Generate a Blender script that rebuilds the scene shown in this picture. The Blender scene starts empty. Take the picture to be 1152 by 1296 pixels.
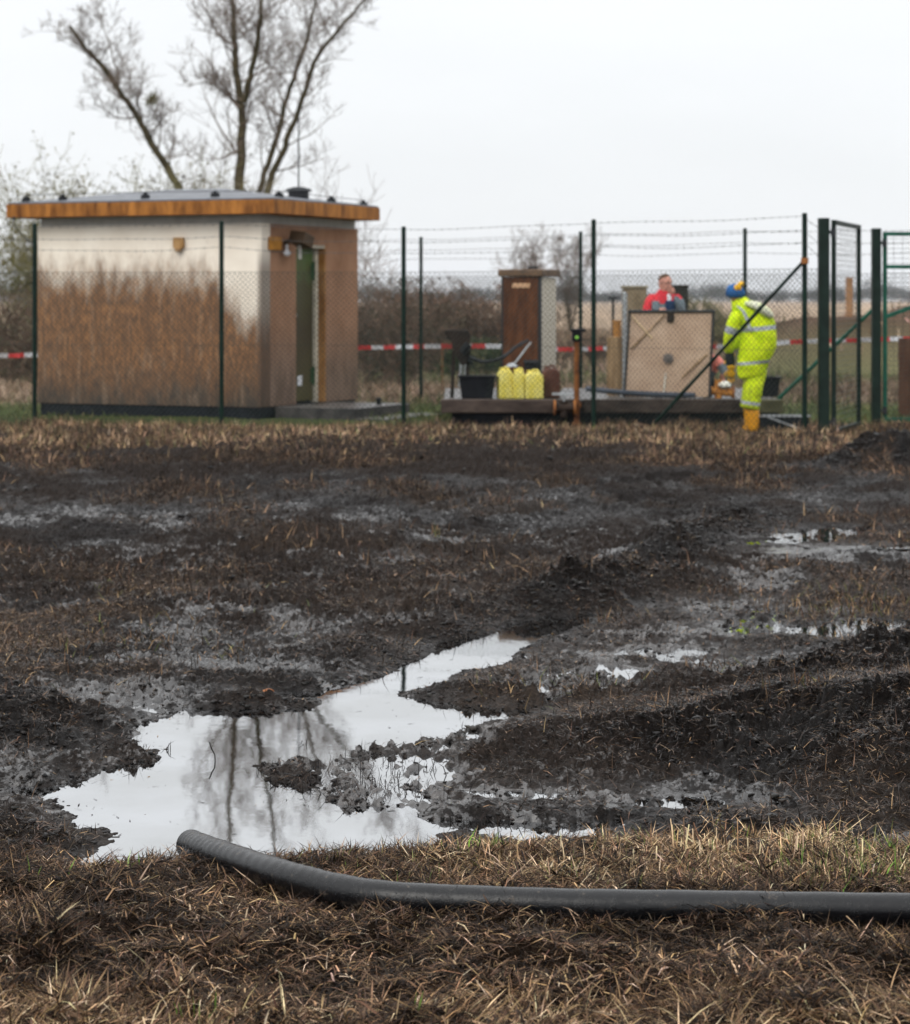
import bpy, bmesh, math, random
import numpy as np
from mathutils import Vector, Matrix

# ------------------------------------------------------------------ camera, world, sun, exposure
HC = 2.10           # camera height above the puddle
F = 3000.0          # focal length in photo pixels (photo 1152 x 1296)
CX, HY = 576.0, 380.0
SITE = 0.47         # ground level at the fenced site above the puddle

sc = bpy.context.scene
COL = sc.collection
cam_d = bpy.data.cameras.new("camera")
cam = bpy.data.objects.new("camera", cam_d)
COL.objects.link(cam)
cam.location = (0, 0, HC)
cam.rotation_euler = (math.radians(90), 0, 0)
cam_d.sensor_fit = 'AUTO'
cam_d.sensor_width = 36.0
cam_d.lens = F / 1296.0 * 36.0
cam_d.shift_y = -(648.0 - HY) / 1296.0
cam_d.clip_start = 0.1
cam_d.clip_end = 9000
cam_d.dof.use_dof = True
cam_d.dof.focus_distance = 9.3
cam_d.dof.aperture_fstop = 4.5
sc.camera = cam
sc.view_settings.view_transform = 'Standard'
sc.view_settings.look = 'None'
sc.view_settings.exposure = 0.0
sc.view_settings.gamma = 1.0
sc.cycles.use_denoising = True
try:
    sc.cycles.denoiser = 'OPENIMAGEDENOISE'
except Exception:
    pass
sc.cycles.max_bounces = 6
sc.cycles.diffuse_bounces = 3
sc.cycles.glossy_bounces = 3
sc.cycles.volume_bounces = 1
sc.cycles.caustics_reflective = False
sc.cycles.caustics_refractive = False

SUN_EL, SUN_AZ = 42.0, 215.0     # veiled sun behind the camera's left shoulder
world = bpy.data.worlds.new("World")
sc.world = world
world.use_nodes = True
wn, wl = world.node_tree.nodes, world.node_tree.links
wn.clear()
w_out = wn.new('ShaderNodeOutputWorld')
w_bg = wn.new('ShaderNodeBackground')
w_sky = wn.new('ShaderNodeTexSky')
w_sky.sky_type = 'NISHITA'
w_sky.sun_disc = False
w_sky.sun_elevation = math.radians(SUN_EL)
w_sky.sun_rotation = math.radians(SUN_AZ)
w_bg.inputs[1].default_value = 0.1
# overcast: a cloud layer (brighter overhead than at the horizon) almost hides the blue sky
w_tc = wn.new('ShaderNodeTexCoord')
w_sep = wn.new('ShaderNodeSeparateXYZ')
w_ramp = wn.new('ShaderNodeValToRGB')
w_ramp.color_ramp.elements[0].position = 0.0
w_ramp.color_ramp.elements[0].color = (9.2, 9.4, 9.6, 1)
w_ramp.color_ramp.elements[1].position = 1.0
w_ramp.color_ramp.elements[1].color = (22.0, 22.2, 22.5, 1)
e = w_ramp.color_ramp.elements.new(0.14); e.color = (10.0, 10.2, 10.4, 1)
e = w_ramp.color_ramp.elements.new(0.35); e.color = (14.5, 14.7, 14.9, 1)
w_noi = wn.new('ShaderNodeTexNoise')
w_noi.inputs['Scale'].default_value = 2.2
w_noi.inputs['Detail'].default_value = 5
w_map = wn.new('ShaderNodeMapping'); w_map.inputs['Scale'].default_value = (1, 1, 4)
w_mr = wn.new('ShaderNodeMapRange')
w_mr.inputs['From Min'].default_value = 0.3; w_mr.inputs['From Max'].default_value = 0.7
w_mr.inputs['To Min'].default_value = 0.95; w_mr.inputs['To Max'].default_value = 1.08
w_mul = wn.new('ShaderNodeMix'); w_mul.data_type = 'RGBA'; w_mul.blend_type = 'MULTIPLY'
w_mul.inputs['Factor'].default_value = 1.0
w_mix = wn.new('ShaderNodeMix'); w_mix.data_type = 'RGBA'
w_mix.inputs['Factor'].default_value = 0.94
wl.new(w_tc.outputs['Generated'], w_sep.inputs[0])
wl.new(w_sep.outputs['Z'], w_ramp.inputs[0])
wl.new(w_tc.outputs['Generated'], w_map.inputs[0])
wl.new(w_map.outputs[0], w_noi.inputs['Vector'])
wl.new(w_noi.outputs['Fac'], w_mr.inputs['Value'])
wl.new(w_ramp.outputs[0], w_mul.inputs[6])
wl.new(w_mr.outputs[0], w_mul.inputs[7])
wl.new(w_sky.outputs[0], w_mix.inputs[6])
wl.new(w_mul.outputs[2], w_mix.inputs[7])
wl.new(w_mix.outputs[2], w_bg.inputs[0])
wl.new(w_bg.outputs[0], w_out.inputs[0])

sun_d = bpy.data.lights.new("sun", 'SUN')
sun_d.energy = 1.5
sun_d.angle = math.radians(30)
sun_d.color = (1.0, 0.96, 0.9)
sun = bpy.data.objects.new("sun", sun_d)
COL.objects.link(sun)
_az, _el = math.radians(SUN_AZ), math.radians(SUN_EL)
_dir = Vector((math.sin(_az) * math.cos(_el), math.cos(_az) * math.cos(_el), math.sin(_el)))
sun.rotation_euler = _dir.to_track_quat('Z', 'Y').to_euler()

rng = np.random.default_rng(11)
random.seed(5)

# ------------------------------------------------------------------ helpers
def P(px, py, d):
    return Vector(((px - CX) / F * d, d, HC - (py - HY) / F * d))

def G(px, py, z=0.0):
    d = (HC - z) * F / (py - HY)
    return ((px - CX) / F * d, d)

def tag(o, label=None, cat=None, group=None, kind=None):
    if label: o['label'] = label
    if cat: o['category'] = cat
    if group: o['group'] = group
    if kind: o['kind'] = kind
    return o

def empty(name, loc=(0, 0, 0), rz=0.0):
    o = bpy.data.objects.new(name, None)
    o.empty_display_size = 0.2
    COL.objects.link(o)
    o.location = loc
    o.rotation_euler = (0, 0, rz)
    return o

def obj(name, bm, mats, parent=None, smooth=False, bevel=0.0):
    me = bpy.data.meshes.new(name)
    bm.normal_update()
    bm.to_mesh(me)
    bm.free()
    if not isinstance(mats, (list, tuple)): mats = [mats]
    for m in mats: me.materials.append(m)
    if smooth:
        me.polygons.foreach_set('use_smooth', [True] * len(me.polygons))
    o = bpy.data.objects.new(name, me)
    COL.objects.link(o)
    if parent: o.parent = parent
    if bevel:
        b = o.modifiers.new('bevel', 'BEVEL'); b.width = bevel; b.segments = 2; b.limit_method = 'ANGLE'
    return o

def mesh_np(name, verts, faces_list, mats, parent=None, smooth=False, colors=None, attrs=None, mat_idx=None):
    """verts (n,3); faces_list: list of int arrays (m,k) with one k each"""
    me = bpy.data.meshes.new(name)
    loops = np.concatenate([f.ravel() for f in faces_list]).astype(np.int32)
    sizes = np.concatenate([np.full(len(f), f.shape[1], np.int32) for f in faces_list])
    starts = np.concatenate([[0], np.cumsum(sizes)[:-1]]).astype(np.int32)
    me.vertices.add(len(verts)); me.vertices.foreach_set('co', np.ascontiguousarray(verts, np.float32).ravel())
    me.loops.add(len(loops)); me.loops.foreach_set('vertex_index', loops)
    me.polygons.add(len(sizes)); me.polygons.foreach_set('loop_start', starts)
    try: me.polygons.foreach_set('loop_total', sizes)
    except Exception: pass
    if smooth: me.polygons.foreach_set('use_smooth', np.ones(len(sizes), bool))
    if mat_idx is not None: me.polygons.foreach_set('material_index', mat_idx.astype(np.int32))
    me.update(calc_edges=True)
    if colors is not None:
        a = me.attributes.new('Col', 'FLOAT_COLOR', 'POINT')
        c = np.ones((len(verts), 4), np.float32); c[:, :3] = colors
        a.data.foreach_set('color', c.ravel())
    for k, v in (attrs or {}).items():
        a = me.attributes.new(k, 'FLOAT', 'POINT'); a.data.foreach_set('value', np.ascontiguousarray(v, np.float32))
    if not isinstance(mats, (list, tuple)): mats = [mats]
    for m in mats: me.materials.append(m)
    o = bpy.data.objects.new(name, me)
    COL.objects.link(o)
    if parent: o.parent = parent
    return o

def box(bm, c, s, rz=0.0, rx=0.0, ry=0.0, mi=0, taper=1.0):
    r = bmesh.ops.create_cube(bm, size=1.0)
    vs = r['verts']
    M = Matrix.Translation(c) @ Matrix.Rotation(rz, 4, 'Z') @ Matrix.Rotation(rx, 4, 'X') @ Matrix.Rotation(ry, 4, 'Y')
    for v in vs:
        k = taper if v.co.z < 0 else 1.0
        v.co = M @ Vector((v.co.x * s[0] * k, v.co.y * s[1] * k, v.co.z * s[2]))
    for f in {f for v in vs for f in v.link_faces}: f.material_index = mi
    return vs

def box2(bm, lo, hi, mi=0):
    return box(bm, [(a + b) / 2 for a, b in zip(lo, hi)], [b - a for a, b in zip(lo, hi)], mi=mi)

def cyl(bm, p0, p1, r0, r1=None, seg=12, cap=True, mi=0):
    if r1 is None: r1 = r0
    p0, p1 = Vector(p0), Vector(p1)
    d = p1 - p0
    r = bmesh.ops.create_cone(bm, cap_ends=cap, segments=seg, radius1=r0, radius2=r1, depth=d.length)
    M = Matrix.Translation((p0 + p1) / 2) @ d.to_track_quat('Z', 'Y').to_matrix().to_4x4()
    for v in r['verts']: v.co = M @ v.co
    for f in {f for v in r['verts'] for f in v.link_faces}: f.material_index = mi

def ball(bm, c, r, sub=2, mi=0):
    s = r if isinstance(r, (tuple, list)) else (r, r, r)
    q = bmesh.ops.create_icosphere(bm, subdivisions=sub, radius=1.0)
    for v in q['verts']: v.co = Vector((v.co.x * s[0] + c[0], v.co.y * s[1] + c[1], v.co.z * s[2] + c[2]))
    for f in {f for v in q['verts'] for f in v.link_faces}: f.material_index = mi

def smooth_path(pts, k=6):
    pts = [Vector(p) for p in pts]
    out = []
    for i in range(len(pts) - 1):
        p0 = pts[max(i - 1, 0)]; p1 = pts[i]; p2 = pts[i + 1]; p3 = pts[min(i + 2, len(pts) - 1)]
        for j in range(k):
            t = j / k
            out.append(0.5 * ((2 * p1) + (p2 - p0) * t + (2 * p0 - 5 * p1 + 4 * p2 - p3) * t * t + (3 * p1 - p0 - 3 * p2 + p3) * t ** 3))
    out.append(pts[-1])
    return out

def tube(bm, pts, r, seg=10, mi=0, cap=True, rf=None):
    rings = []
    n = len(pts)
    up = Vector((0, 0, 1))
    for i, p in enumerate(pts):
        t = (pts[min(i + 1, n - 1)] - pts[max(i - 1, 0)]).normalized()
        a = t.cross(up)
        if a.length < 1e-3: a = t.cross(Vector((0, 1, 0)))
        a.normalize(); b = a.cross(t).normalized()
        rr = rf(i / (n - 1)) if rf else r
        rings.append([bm.verts.new(p + (a * math.cos(2 * math.pi * j / seg) + b * math.sin(2 * math.pi * j / seg)) * rr) for j in range(seg)])
    for i in range(n - 1):
        for j in range(seg):
            f = bm.faces.new((rings[i][j], rings[i][(j + 1) % seg], rings[i + 1][(j + 1) % seg], rings[i + 1][j]))
            f.material_index = mi; f.smooth = True
    if cap:
        bm.faces.new(rings[0][::-1]).material_index = mi
        bm.faces.new(rings[-1]).material_index = mi

def loft(bm, rings, seg=18, cap=True, wr=0.0, seed=0, flat=None):
    """rings: (centre, (ra, rb), material index of the strip above it); a = x axis (or perpendicular to the path)"""
    rnd = random.Random(seed)
    n = len(rings); out = []
    for i, (c, (ra, rb), mi) in enumerate(rings):
        c = Vector(c)
        t = (Vector(rings[min(i + 1, n - 1)][0]) - Vector(rings[max(i - 1, 0)][0])).normalized()
        a = Vector((0, 1, 0)).cross(t)
        if a.length < 0.1: a = Vector((1, 0, 0))
        a.normalize(); b = t.cross(a).normalized()
        if flat is not None:
            a = Vector((math.cos(flat), 0, math.sin(flat))); b = Vector((0, 1, 0))
        ring = []
        for j in range(seg):
            th = 2 * math.pi * j / seg
            k = 1 + wr * (rnd.random() - .5) * 2 + wr * .8 * math.sin(3 * th + i * 1.7 + seed)
            ring.append(bm.verts.new(c + (a * math.cos(th) * ra + b * math.sin(th) * rb) * k))
        out.append(ring)
    for i in range(n - 1):
        for j in range(seg):
            f = bm.faces.new((out[i][j], out[i][(j + 1) % seg], out[i + 1][(j + 1) % seg], out[i + 1][j]))
            f.material_index = rings[i][2]; f.smooth = True
    if cap:
        f = bm.faces.new(out[0][::-1]); f.material_index = rings[0][2]
        f = bm.faces.new(out[-1]); f.material_index = rings[-2][2]
    return out

# segments -> one mesh of tapered prisms
def prisms(segs, sides=3, caps=False):
    S = np.asarray(segs, np.float64).reshape(-1, 8)
    p0, p1, r0, r1 = S[:, 0:3], S[:, 3:6], S[:, 6], S[:, 7]
    t = p1 - p0; t /= np.maximum(np.linalg.norm(t, axis=1, keepdims=True), 1e-9)
    ref = np.where(np.abs(t[:, 2:3]) < .9, np.array([[0, 0, 1.]]), np.array([[0, 1., 0]]))
    a = np.cross(t, ref); a /= np.linalg.norm(a, axis=1, keepdims=True)
    b = np.cross(t, a)
    V = []
    for p, r in ((p0, r0), (p1, r1)):
        for j in range(sides):
            th = 2 * math.pi * j / sides + .3
            V.append(p + (a * math.cos(th) + b * math.sin(th)) * r[:, None])
    V = np.stack(V, 1)
    n = len(S); base = (np.arange(n) * 2 * sides)[:, None]
    Fq = []
    for j in range(sides):
        k = (j + 1) % sides
        Fq.append(np.stack([j, k, k + sides, j + sides])[None] + base)
    return V.reshape(-1, 3), np.concatenate(Fq, 0)

# lattice noise
_T = np.random.default_rng(3).random((256, 256)).astype(np.float32) * 2 - 1
def vnoise(x, y, s, ox=0.0):
    x = np.asarray(x, np.float64) / s + 17.3 + ox; y = np.asarray(y, np.float64) / s + 9.1 + ox * 1.7
    xi = np.floor(x).astype(np.int64); yi = np.floor(y).astype(np.int64)
    fx = x - xi; fy = y - yi
    fx = fx * fx * (3 - 2 * fx); fy = fy * fy * (3 - 2 * fy)
    a = _T[xi & 255, yi & 255]; b = _T[(xi + 1) & 255, yi & 255]
    c = _T[xi & 255, (yi + 1) & 255]; d = _T[(xi + 1) & 255, (yi + 1) & 255]
    return (a * (1 - fx) + b * fx) * (1 - fy) + (c * (1 - fx) + d * fx) * fy
def fbm(x, y, s, o=3, ox=0.0, gain=.5):
    # each octave turned, so that no lattice direction shows
    r = 0; k = 1; n = 0
    for i in range(o):
        ca, sa = math.cos(.6 + i * 1.1), math.sin(.6 + i * 1.1)
        r = r + k * vnoise(x * ca - y * sa, x * sa + y * ca, s / 2 ** i, ox + i * 5.2); n += k; k *= gain
    return r / n * 1.5
def sst(a, b, x):
    t = np.clip((x - a) / (b - a), 0, 1); return t * t * (3 - 2 * t)
def sdf(poly, x, y):
    """signed distance, negative inside"""
    P_ = np.asarray(poly, np.float64); n = len(P_)
    d = np.full(x.shape, 1e9); s = np.ones(x.shape)
    for i in range(n):
        ax, ay = P_[i]; bx, by = P_[i - 1]
        ex, ey = bx - ax, by - ay; wx, wy = x - ax, y - ay
        t = np.clip((wx * ex + wy * ey) / (ex * ex + ey * ey + 1e-12), 0, 1)
        d = np.minimum(d, (wx - ex * t) ** 2 + (wy - ey * t) ** 2)
        c1 = y >= ay; c2 = y < by; c3 = ex * wy > ey * wx
        flip = (c1 & c2 & c3) | (~c1 & ~c2 & ~c3)
        s = np.where(flip, -s, s)
    return s * np.sqrt(d)
def pdist(line, x, y):
    d = np.full(x.shape, 1e9)
    for (ax, ay), (bx, by) in zip(line[:-1], line[1:]):
        ex, ey = bx - ax, by - ay
        t = np.clip(((x - ax) * ex + (y - ay) * ey) / (ex * ex + ey * ey), 0, 1)
        d = np.minimum(d, (x - ax - ex * t) ** 2 + (y - ay - ey * t) ** 2)
    return np.sqrt(d)

# ------------------------------------------------------------------ materials
def nt(name):
    m = bpy.data.materials.new(name); m.use_nodes = True
    t = m.node_tree
    return m, t, t.nodes['Principled BSDF']

def mat(name, c, rough=.6, metal=0.0, var=.25, scale=8.0, c2=None, bump=0.0, bscale=60.0, stretch=(1, 1, 1), thr=(.35, .65), spec=.15, ior=None):
    m, t, b = nt(name)
    tc = t.nodes.new('ShaderNodeTexCoord'); mp = t.nodes.new('ShaderNodeMapping')
    mp.inputs['Scale'].default_value = stretch
    t.links.new(tc.outputs['Object'], mp.inputs[0])
    n = t.nodes.new('ShaderNodeTexNoise'); n.inputs['Scale'].default_value = scale; n.inputs['Detail'].default_value = 6; n.inputs['Roughness'].default_value = .65
    t.links.new(mp.outputs[0], n.inputs['Vector'])
    r = t.nodes.new('ShaderNodeValToRGB')
    r.color_ramp.elements[0].position, r.color_ramp.elements[1].position = thr
    if c2 is None:
        r.color_ramp.elements[0].color = (*[v * (1 - var) for v in c], 1)
        r.color_ramp.elements[1].color = (*[min(1, v * (1 + var)) for v in c], 1)
    else:
        r.color_ramp.elements[0].color = (*c, 1); r.color_ramp.elements[1].color = (*c2, 1)
    t.links.new(n.outputs['Fac'], r.inputs[0]); t.links.new(r.outputs[0], b.inputs['Base Color'])
    b.inputs['Roughness'].default_value = rough; b.inputs['Metallic'].default_value = metal
    b.inputs['Specular IOR Level'].default_value = spec
    if ior: b.inputs['IOR'].default_value = ior
    if bump:
        n2 = t.nodes.new('ShaderNodeTexNoise'); n2.inputs['Scale'].default_value = bscale; n2.inputs['Detail'].default_value = 4
        t.links.new(mp.outputs[0], n2.inputs['Vector'])
        bp = t.nodes.new('ShaderNodeBump'); bp.inputs['Strength'].default_value = bump; bp.inputs['Distance'].default_value = .02
        t.links.new(n2.outputs['Fac'], bp.inputs['Height']); t.links.new(bp.outputs[0], b.inputs['Normal'])
    return m

def mat_attr(name, rough=.8, transl=0.0, spec=.08):
    m, t, b = nt(name)
    a = t.nodes.new('ShaderNodeAttribute'); a.attribute_name = 'Col'
    t.links.new(a.outputs['Color'], b.inputs['Base Color'])
    b.inputs['Roughness'].default_value = rough
    b.inputs['Specular IOR Level'].default_value = spec
    return m

M_blade = mat_attr('grass_blade', .7)
M_wetstraw = mat_attr('wet_straw', .45, spec=.22)
M_post = mat('green_coated_steel', (.003, .013, .009), .5, var=.4, scale=5)
M_gatepost = mat('dark_green_paint', (.007, .016, .012), .5, var=.35, scale=6)
M_green = mat('green_paint', (.008, .07, .045), .4, var=.3, scale=6)
M_wire = mat('fence_wire', (.03, .04, .036), .5, .2)
M_barb = mat('barbed_wire', (.08, .08, .08), .5, .6)
M_galv = mat('galvanised_steel', (.35, .37, .38), .45, .6, scale=12)
M_conc = mat('wet_concrete', (.035, .033, .033), .35, c2=(.10, .09, .085), scale=4, bump=.3)
M_slabtop = mat('slab_top', (.03, .027, .025), .35, c2=(.20, .19, .185), scale=5, thr=(.4, .7))
M_beam = mat('stained_beam', (.016, .011, .009), .6, c2=(.075, .055, .045), scale=3, stretch=(1, 1, 3))
M_void = mat('void_dark_concrete', (.008, .01, .014), .5, var=.4)  # near-black concrete; on the platform base the void's shade is painted in
M_rust = mat('rust', (.12, .045, .018), .75, c2=(.35, .14, .04), scale=14)
M_black = mat('black_plastic', (.008, .009, .011), .4, var=.3)
M_blackr = mat('dark_rubber', (.012, .013, .016), .45, var=.3)
M_yel = mat('yellow_plastic', (.72, .60, .06), .35, c2=(.85, .78, .25), scale=7, thr=(.35, .65), spec=.4)
M_brownpl = mat('brown_plastic', (.06, .022, .015), .35, c2=(.14, .06, .04), scale=6)
M_brown = mat('oil_stained_door', (.04, .014, .006), .5, c2=(.115, .042, .015), scale=4, stretch=(3, 3, .8), bump=.1)
M_cream = mat('exposed_aggregate', (.42, .38, .30), .8, c2=(.62, .58, .5), scale=24, bump=.5)
M_board = mat('plywood', (.33, .22, .15), .65, c2=(.5, .37, .27), scale=3.2, thr=(.3, .7))
M_darkst = mat('dark_steel', (.03, .032, .035), .45, .4)
M_wood = mat('timber', (.3, .15, .07), .7, c2=(.5, .28, .14), scale=6, stretch=(4, 4, 1))
M_hivis = mat('hi_vis_fabric', (.50, .72, .0), .6, c2=(.85, 1.0, .02), scale=9, bump=.6, bscale=14)
_t = M_hivis.node_tree; _b = _t.nodes['Principled BSDF']; _l = _b.inputs['Base Color'].links[0].from_socket
_tc = _t.nodes.new('ShaderNodeTexCoord'); _s = _t.nodes.new('ShaderNodeSeparateXYZ'); _t.links.new(_tc.outputs['Object'], _s.inputs[0])
_n = _t.nodes.new('ShaderNodeTexNoise'); _n.inputs['Scale'].default_value = 16; _n.inputs['Detail'].default_value = 6; _t.links.new(_tc.outputs['Object'], _n.inputs['Vector'])
_a = _t.nodes.new('ShaderNodeMath'); _a.operation = 'MULTIPLY_ADD'; _t.links.new(_n.outputs['Fac'], _a.inputs[0]); _a.inputs[1].default_value = 1.6; _t.links.new(_s.outputs['Z'], _a.inputs[2])
_r = _t.nodes.new('ShaderNodeMapRange'); _t.links.new(_a.outputs[0], _r.inputs['Value'])
for _k, _v in zip(('From Min', 'From Max', 'To Min', 'To Max'), (1.0, 1.5, .55, 0)): _r.inputs[_k].default_value = _v
_m = _t.nodes.new('ShaderNodeMix'); _m.data_type = 'RGBA'; _t.links.new(_r.outputs[0], _m.inputs[0]); _t.links.new(_l, _m.inputs[6]); _m.inputs[7].default_value = (.10, .085, .035, 1)
_t.links.new(_m.outputs[2], _b.inputs['Base Color'])
M_refl = mat('reflective_tape', (.42, .45, .5), .35, .3)
M_pale = mat('pale_lining', (.62, .62, .55), .7)
M_boot = mat('amber_rubber', (.62, .26, .015), .4, c2=(.75, .36, .02), scale=9)
M_glovey = mat('yellow_glove', (.7, .38, .02), .6)
M_dark = mat('dark_fabric', (.02, .026, .028), .8)
M_skin = mat('skin', (.50, .25, .19), .5, var=.12)
M_hair = mat('brown_hair', (.09, .055, .035), .8)
M_red = mat('red_fabric', (.42, .018, .03), .7, c2=(.6, .04, .05), scale=9)
M_grey = mat('grey_fabric', (.13, .16, .18), .8)
M_navy = mat('navy_fabric', (.012, .03, .075), .8)
M_white = mat('white_cloth', (.62, .63, .66), .7, var=.08)
M_blue = mat('blue_knit', (.02, .10, .28), .7)
M_salmon = mat('faded_red_fabric', (.75, .25, .2), .7)
M_roof = mat('bitumen_roof', (.045, .05, .06), .45, spec=.3, c2=(.12, .13, .15), scale=7, bump=.4, bscale=25)
M_fascia = mat('stained_fascia', (.07, .022, .006), .6, c2=(.42, .17, .035), scale=2.2, stretch=(3, 3, .6), thr=(.32, .68))
M_soffit = mat('soffit_paint', (.42, .41, .38), .8, var=.1)
M_doorg = None

def wall_mat(name, right=False):
    m, t, b = nt(name)
    N, L = t.nodes, t.links
    tc = N.new('ShaderNodeTexCoord'); sep = N.new('ShaderNodeSeparateXYZ'); L.new(tc.outputs['Object'], sep.inputs[0])
    def noise(scale, st, det=6, rough=.6):
        mp = N.new('ShaderNodeMapping'); mp.inputs['Scale'].default_value = st; L.new(tc.outputs['Object'], mp.inputs[0])
        n = N.new('ShaderNodeTexNoise'); n.inputs['Scale'].default_value = scale; n.inputs['Detail'].default_value = det
        n.inputs['Roughness'].default_value = rough
        L.new(mp.outputs[0], n.inputs['Vector']); return n.outputs['Fac']
    def math_(op, a, b_=None, c=None, clamp=False):
        n = N.new('ShaderNodeMath'); n.operation = op; n.use_clamp = clamp
        for i, v in enumerate((a, b_, c)):
            if v is None: continue
            if isinstance(v, (int, float)): n.inputs[i].default_value = v
            else: L.new(v, n.inputs[i])
        return n.outputs[0]
    def mr(v, a, b_, c=0.0, d=1.0):
        n = N.new('ShaderNodeMapRange'); n.interpolation_type = 'SMOOTHSTEP'
        L.new(v, n.inputs['Value'])
        for k, q in zip(('From Min', 'From Max', 'To Min', 'To Max'), (a, b_, c, d)): n.inputs[k].default_value = q
        return n.outputs[0]
    def mix(f, a, b_):
        n = N.new('ShaderNodeMix'); n.data_type = 'RGBA'
        if isinstance(f, float): n.inputs[0].default_value = f
        else: L.new(f, n.inputs[0])
        for i, v in ((6, a), (7, b_)):
            if isinstance(v, tuple): n.inputs[i].default_value = (*v, 1)
            else: L.new(v, n.inputs[i])
        return n.outputs[2]
    z = sep.outputs['Z']; x = sep.outputs['X']
    streak = noise(3.2, (1.5, 1.5, .55)); fine = noise(22.0, (1, 1, .35)); big = noise(1.6, (1, 1, 1))
    if not right:
        plaster = mix(mr(big, .3, .7), (.74, .66, .56), (.84, .77, .67))
        # mud line: height 1.95 m, dipping to about 1.2 m towards the door-side corner
        thr = math_('ADD', mr(x, -.85, -.22, 1.98, 1.35), math_('MULTIPLY', math_('SUBTRACT', streak, .5), 1.0))
        thr = math_('ADD', thr, math_('MULTIPLY', math_('SUBTRACT', fine, .5), .6))
        d = math_('SUBTRACT', thr, z)
        stain = mr(d, -.42, .34)
        brown = mix(mr(fine, .3, .7), (.050, .018, .005), (.30, .130, .040))
        brown = mix(math_('MULTIPLY', mr(streak, .35, .7), .6), brown, (.080, .031, .010))
        low = mix(mr(fine, .3, .7), (.014, .009, .007), (.055, .030, .018))
        lowm = mr(math_('ADD', z, math_('MULTIPLY', math_('SUBTRACT', streak, .5), 1.3)), .80, .10)
        brown = mix(lowm, brown, low)
        pale = mr(noise(9.0, (1, 1, .22)), .52, .68)     # streaks washed clean again
        brown = mix(math_('MULTIPLY', pale, .30), brown, (.34, .24, .16))
        col = mix(math_('MULTIPLY', stain, .94), plaster, brown)
        edge = mr(x, -.10, -.01)                          # grime along the corner
        edge = math_('MULTIPLY', edge, mr(z, 2.5, 2.0))
        col = mix(math_('MULTIPLY', edge, .75), col, (.09, .06, .045))
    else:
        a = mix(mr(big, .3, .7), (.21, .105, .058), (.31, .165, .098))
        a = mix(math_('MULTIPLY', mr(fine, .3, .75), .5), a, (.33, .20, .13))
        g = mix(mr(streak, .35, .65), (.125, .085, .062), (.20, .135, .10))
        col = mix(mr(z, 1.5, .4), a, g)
    L.new(col, b.inputs['Base Color'])
    b.inputs['Roughness'].default_value = .8; b.inputs['Specular IOR Level'].default_value = .08
    bp = N.new('ShaderNodeBump'); bp.inputs['Strength'].default_value = .35; bp.inputs['Distance'].default_value = .01
    n2 = N.new('ShaderNodeTexNoise'); n2.inputs['Scale'].default_value = 90; L.new(tc.outputs['Object'], n2.inputs['Vector'])
    L.new(n2.outputs['Fac'], bp.inputs['Height']); L.new(bp.outputs[0], b.inputs['Normal'])
    return m
M_wallf = wall_mat('stained_plaster')
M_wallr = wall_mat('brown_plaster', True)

def door_mat():
    m, t, b = nt('olive_door')
    tc = t.nodes.new('ShaderNodeTexCoord'); sep = t.nodes.new('ShaderNodeSeparateXYZ'); t.links.new(tc.outputs['Object'], sep.inputs[0])
    n = t.nodes.new('ShaderNodeTexNoise'); n.inputs['Scale'].default_value = 4; t.links.new(tc.outputs['Object'], n.inputs['Vector'])
    ad = t.nodes.new('ShaderNodeMath'); ad.operation = 'ADD'; t.links.new(sep.outputs['Z'], ad.inputs[0]); t.links.new(n.outputs['Fac'], ad.inputs[1])
    mr = t.nodes.new('ShaderNodeMapRange'); t.links.new(ad.outputs[0], mr.inputs['Value'])
    mr.inputs['From Min'].default_value = .6; mr.inputs['From Max'].default_value = 2.9
    r = t.nodes.new('ShaderNodeValToRGB'); t.links.new(mr.outputs[0], r.inputs[0])
    r.color_ramp.elements[0].color = (.075, .065, .025, 1); r.color_ramp.elements[1].color = (.07, .12, .035, 1)
    e = r.color_ramp.elements.new(.5); e.color = (.045, .03, .012, 1)
    e = r.color_ramp.elements.new(.75); e.color = (.06, .055, .018, 1)
    t.links.new(r.outputs[0], b.inputs['Base Color']); b.inputs['Roughness'].default_value = .4; b.inputs['Specular IOR Level'].default_value = .15
    return m
M_doorg = door_mat()

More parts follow.
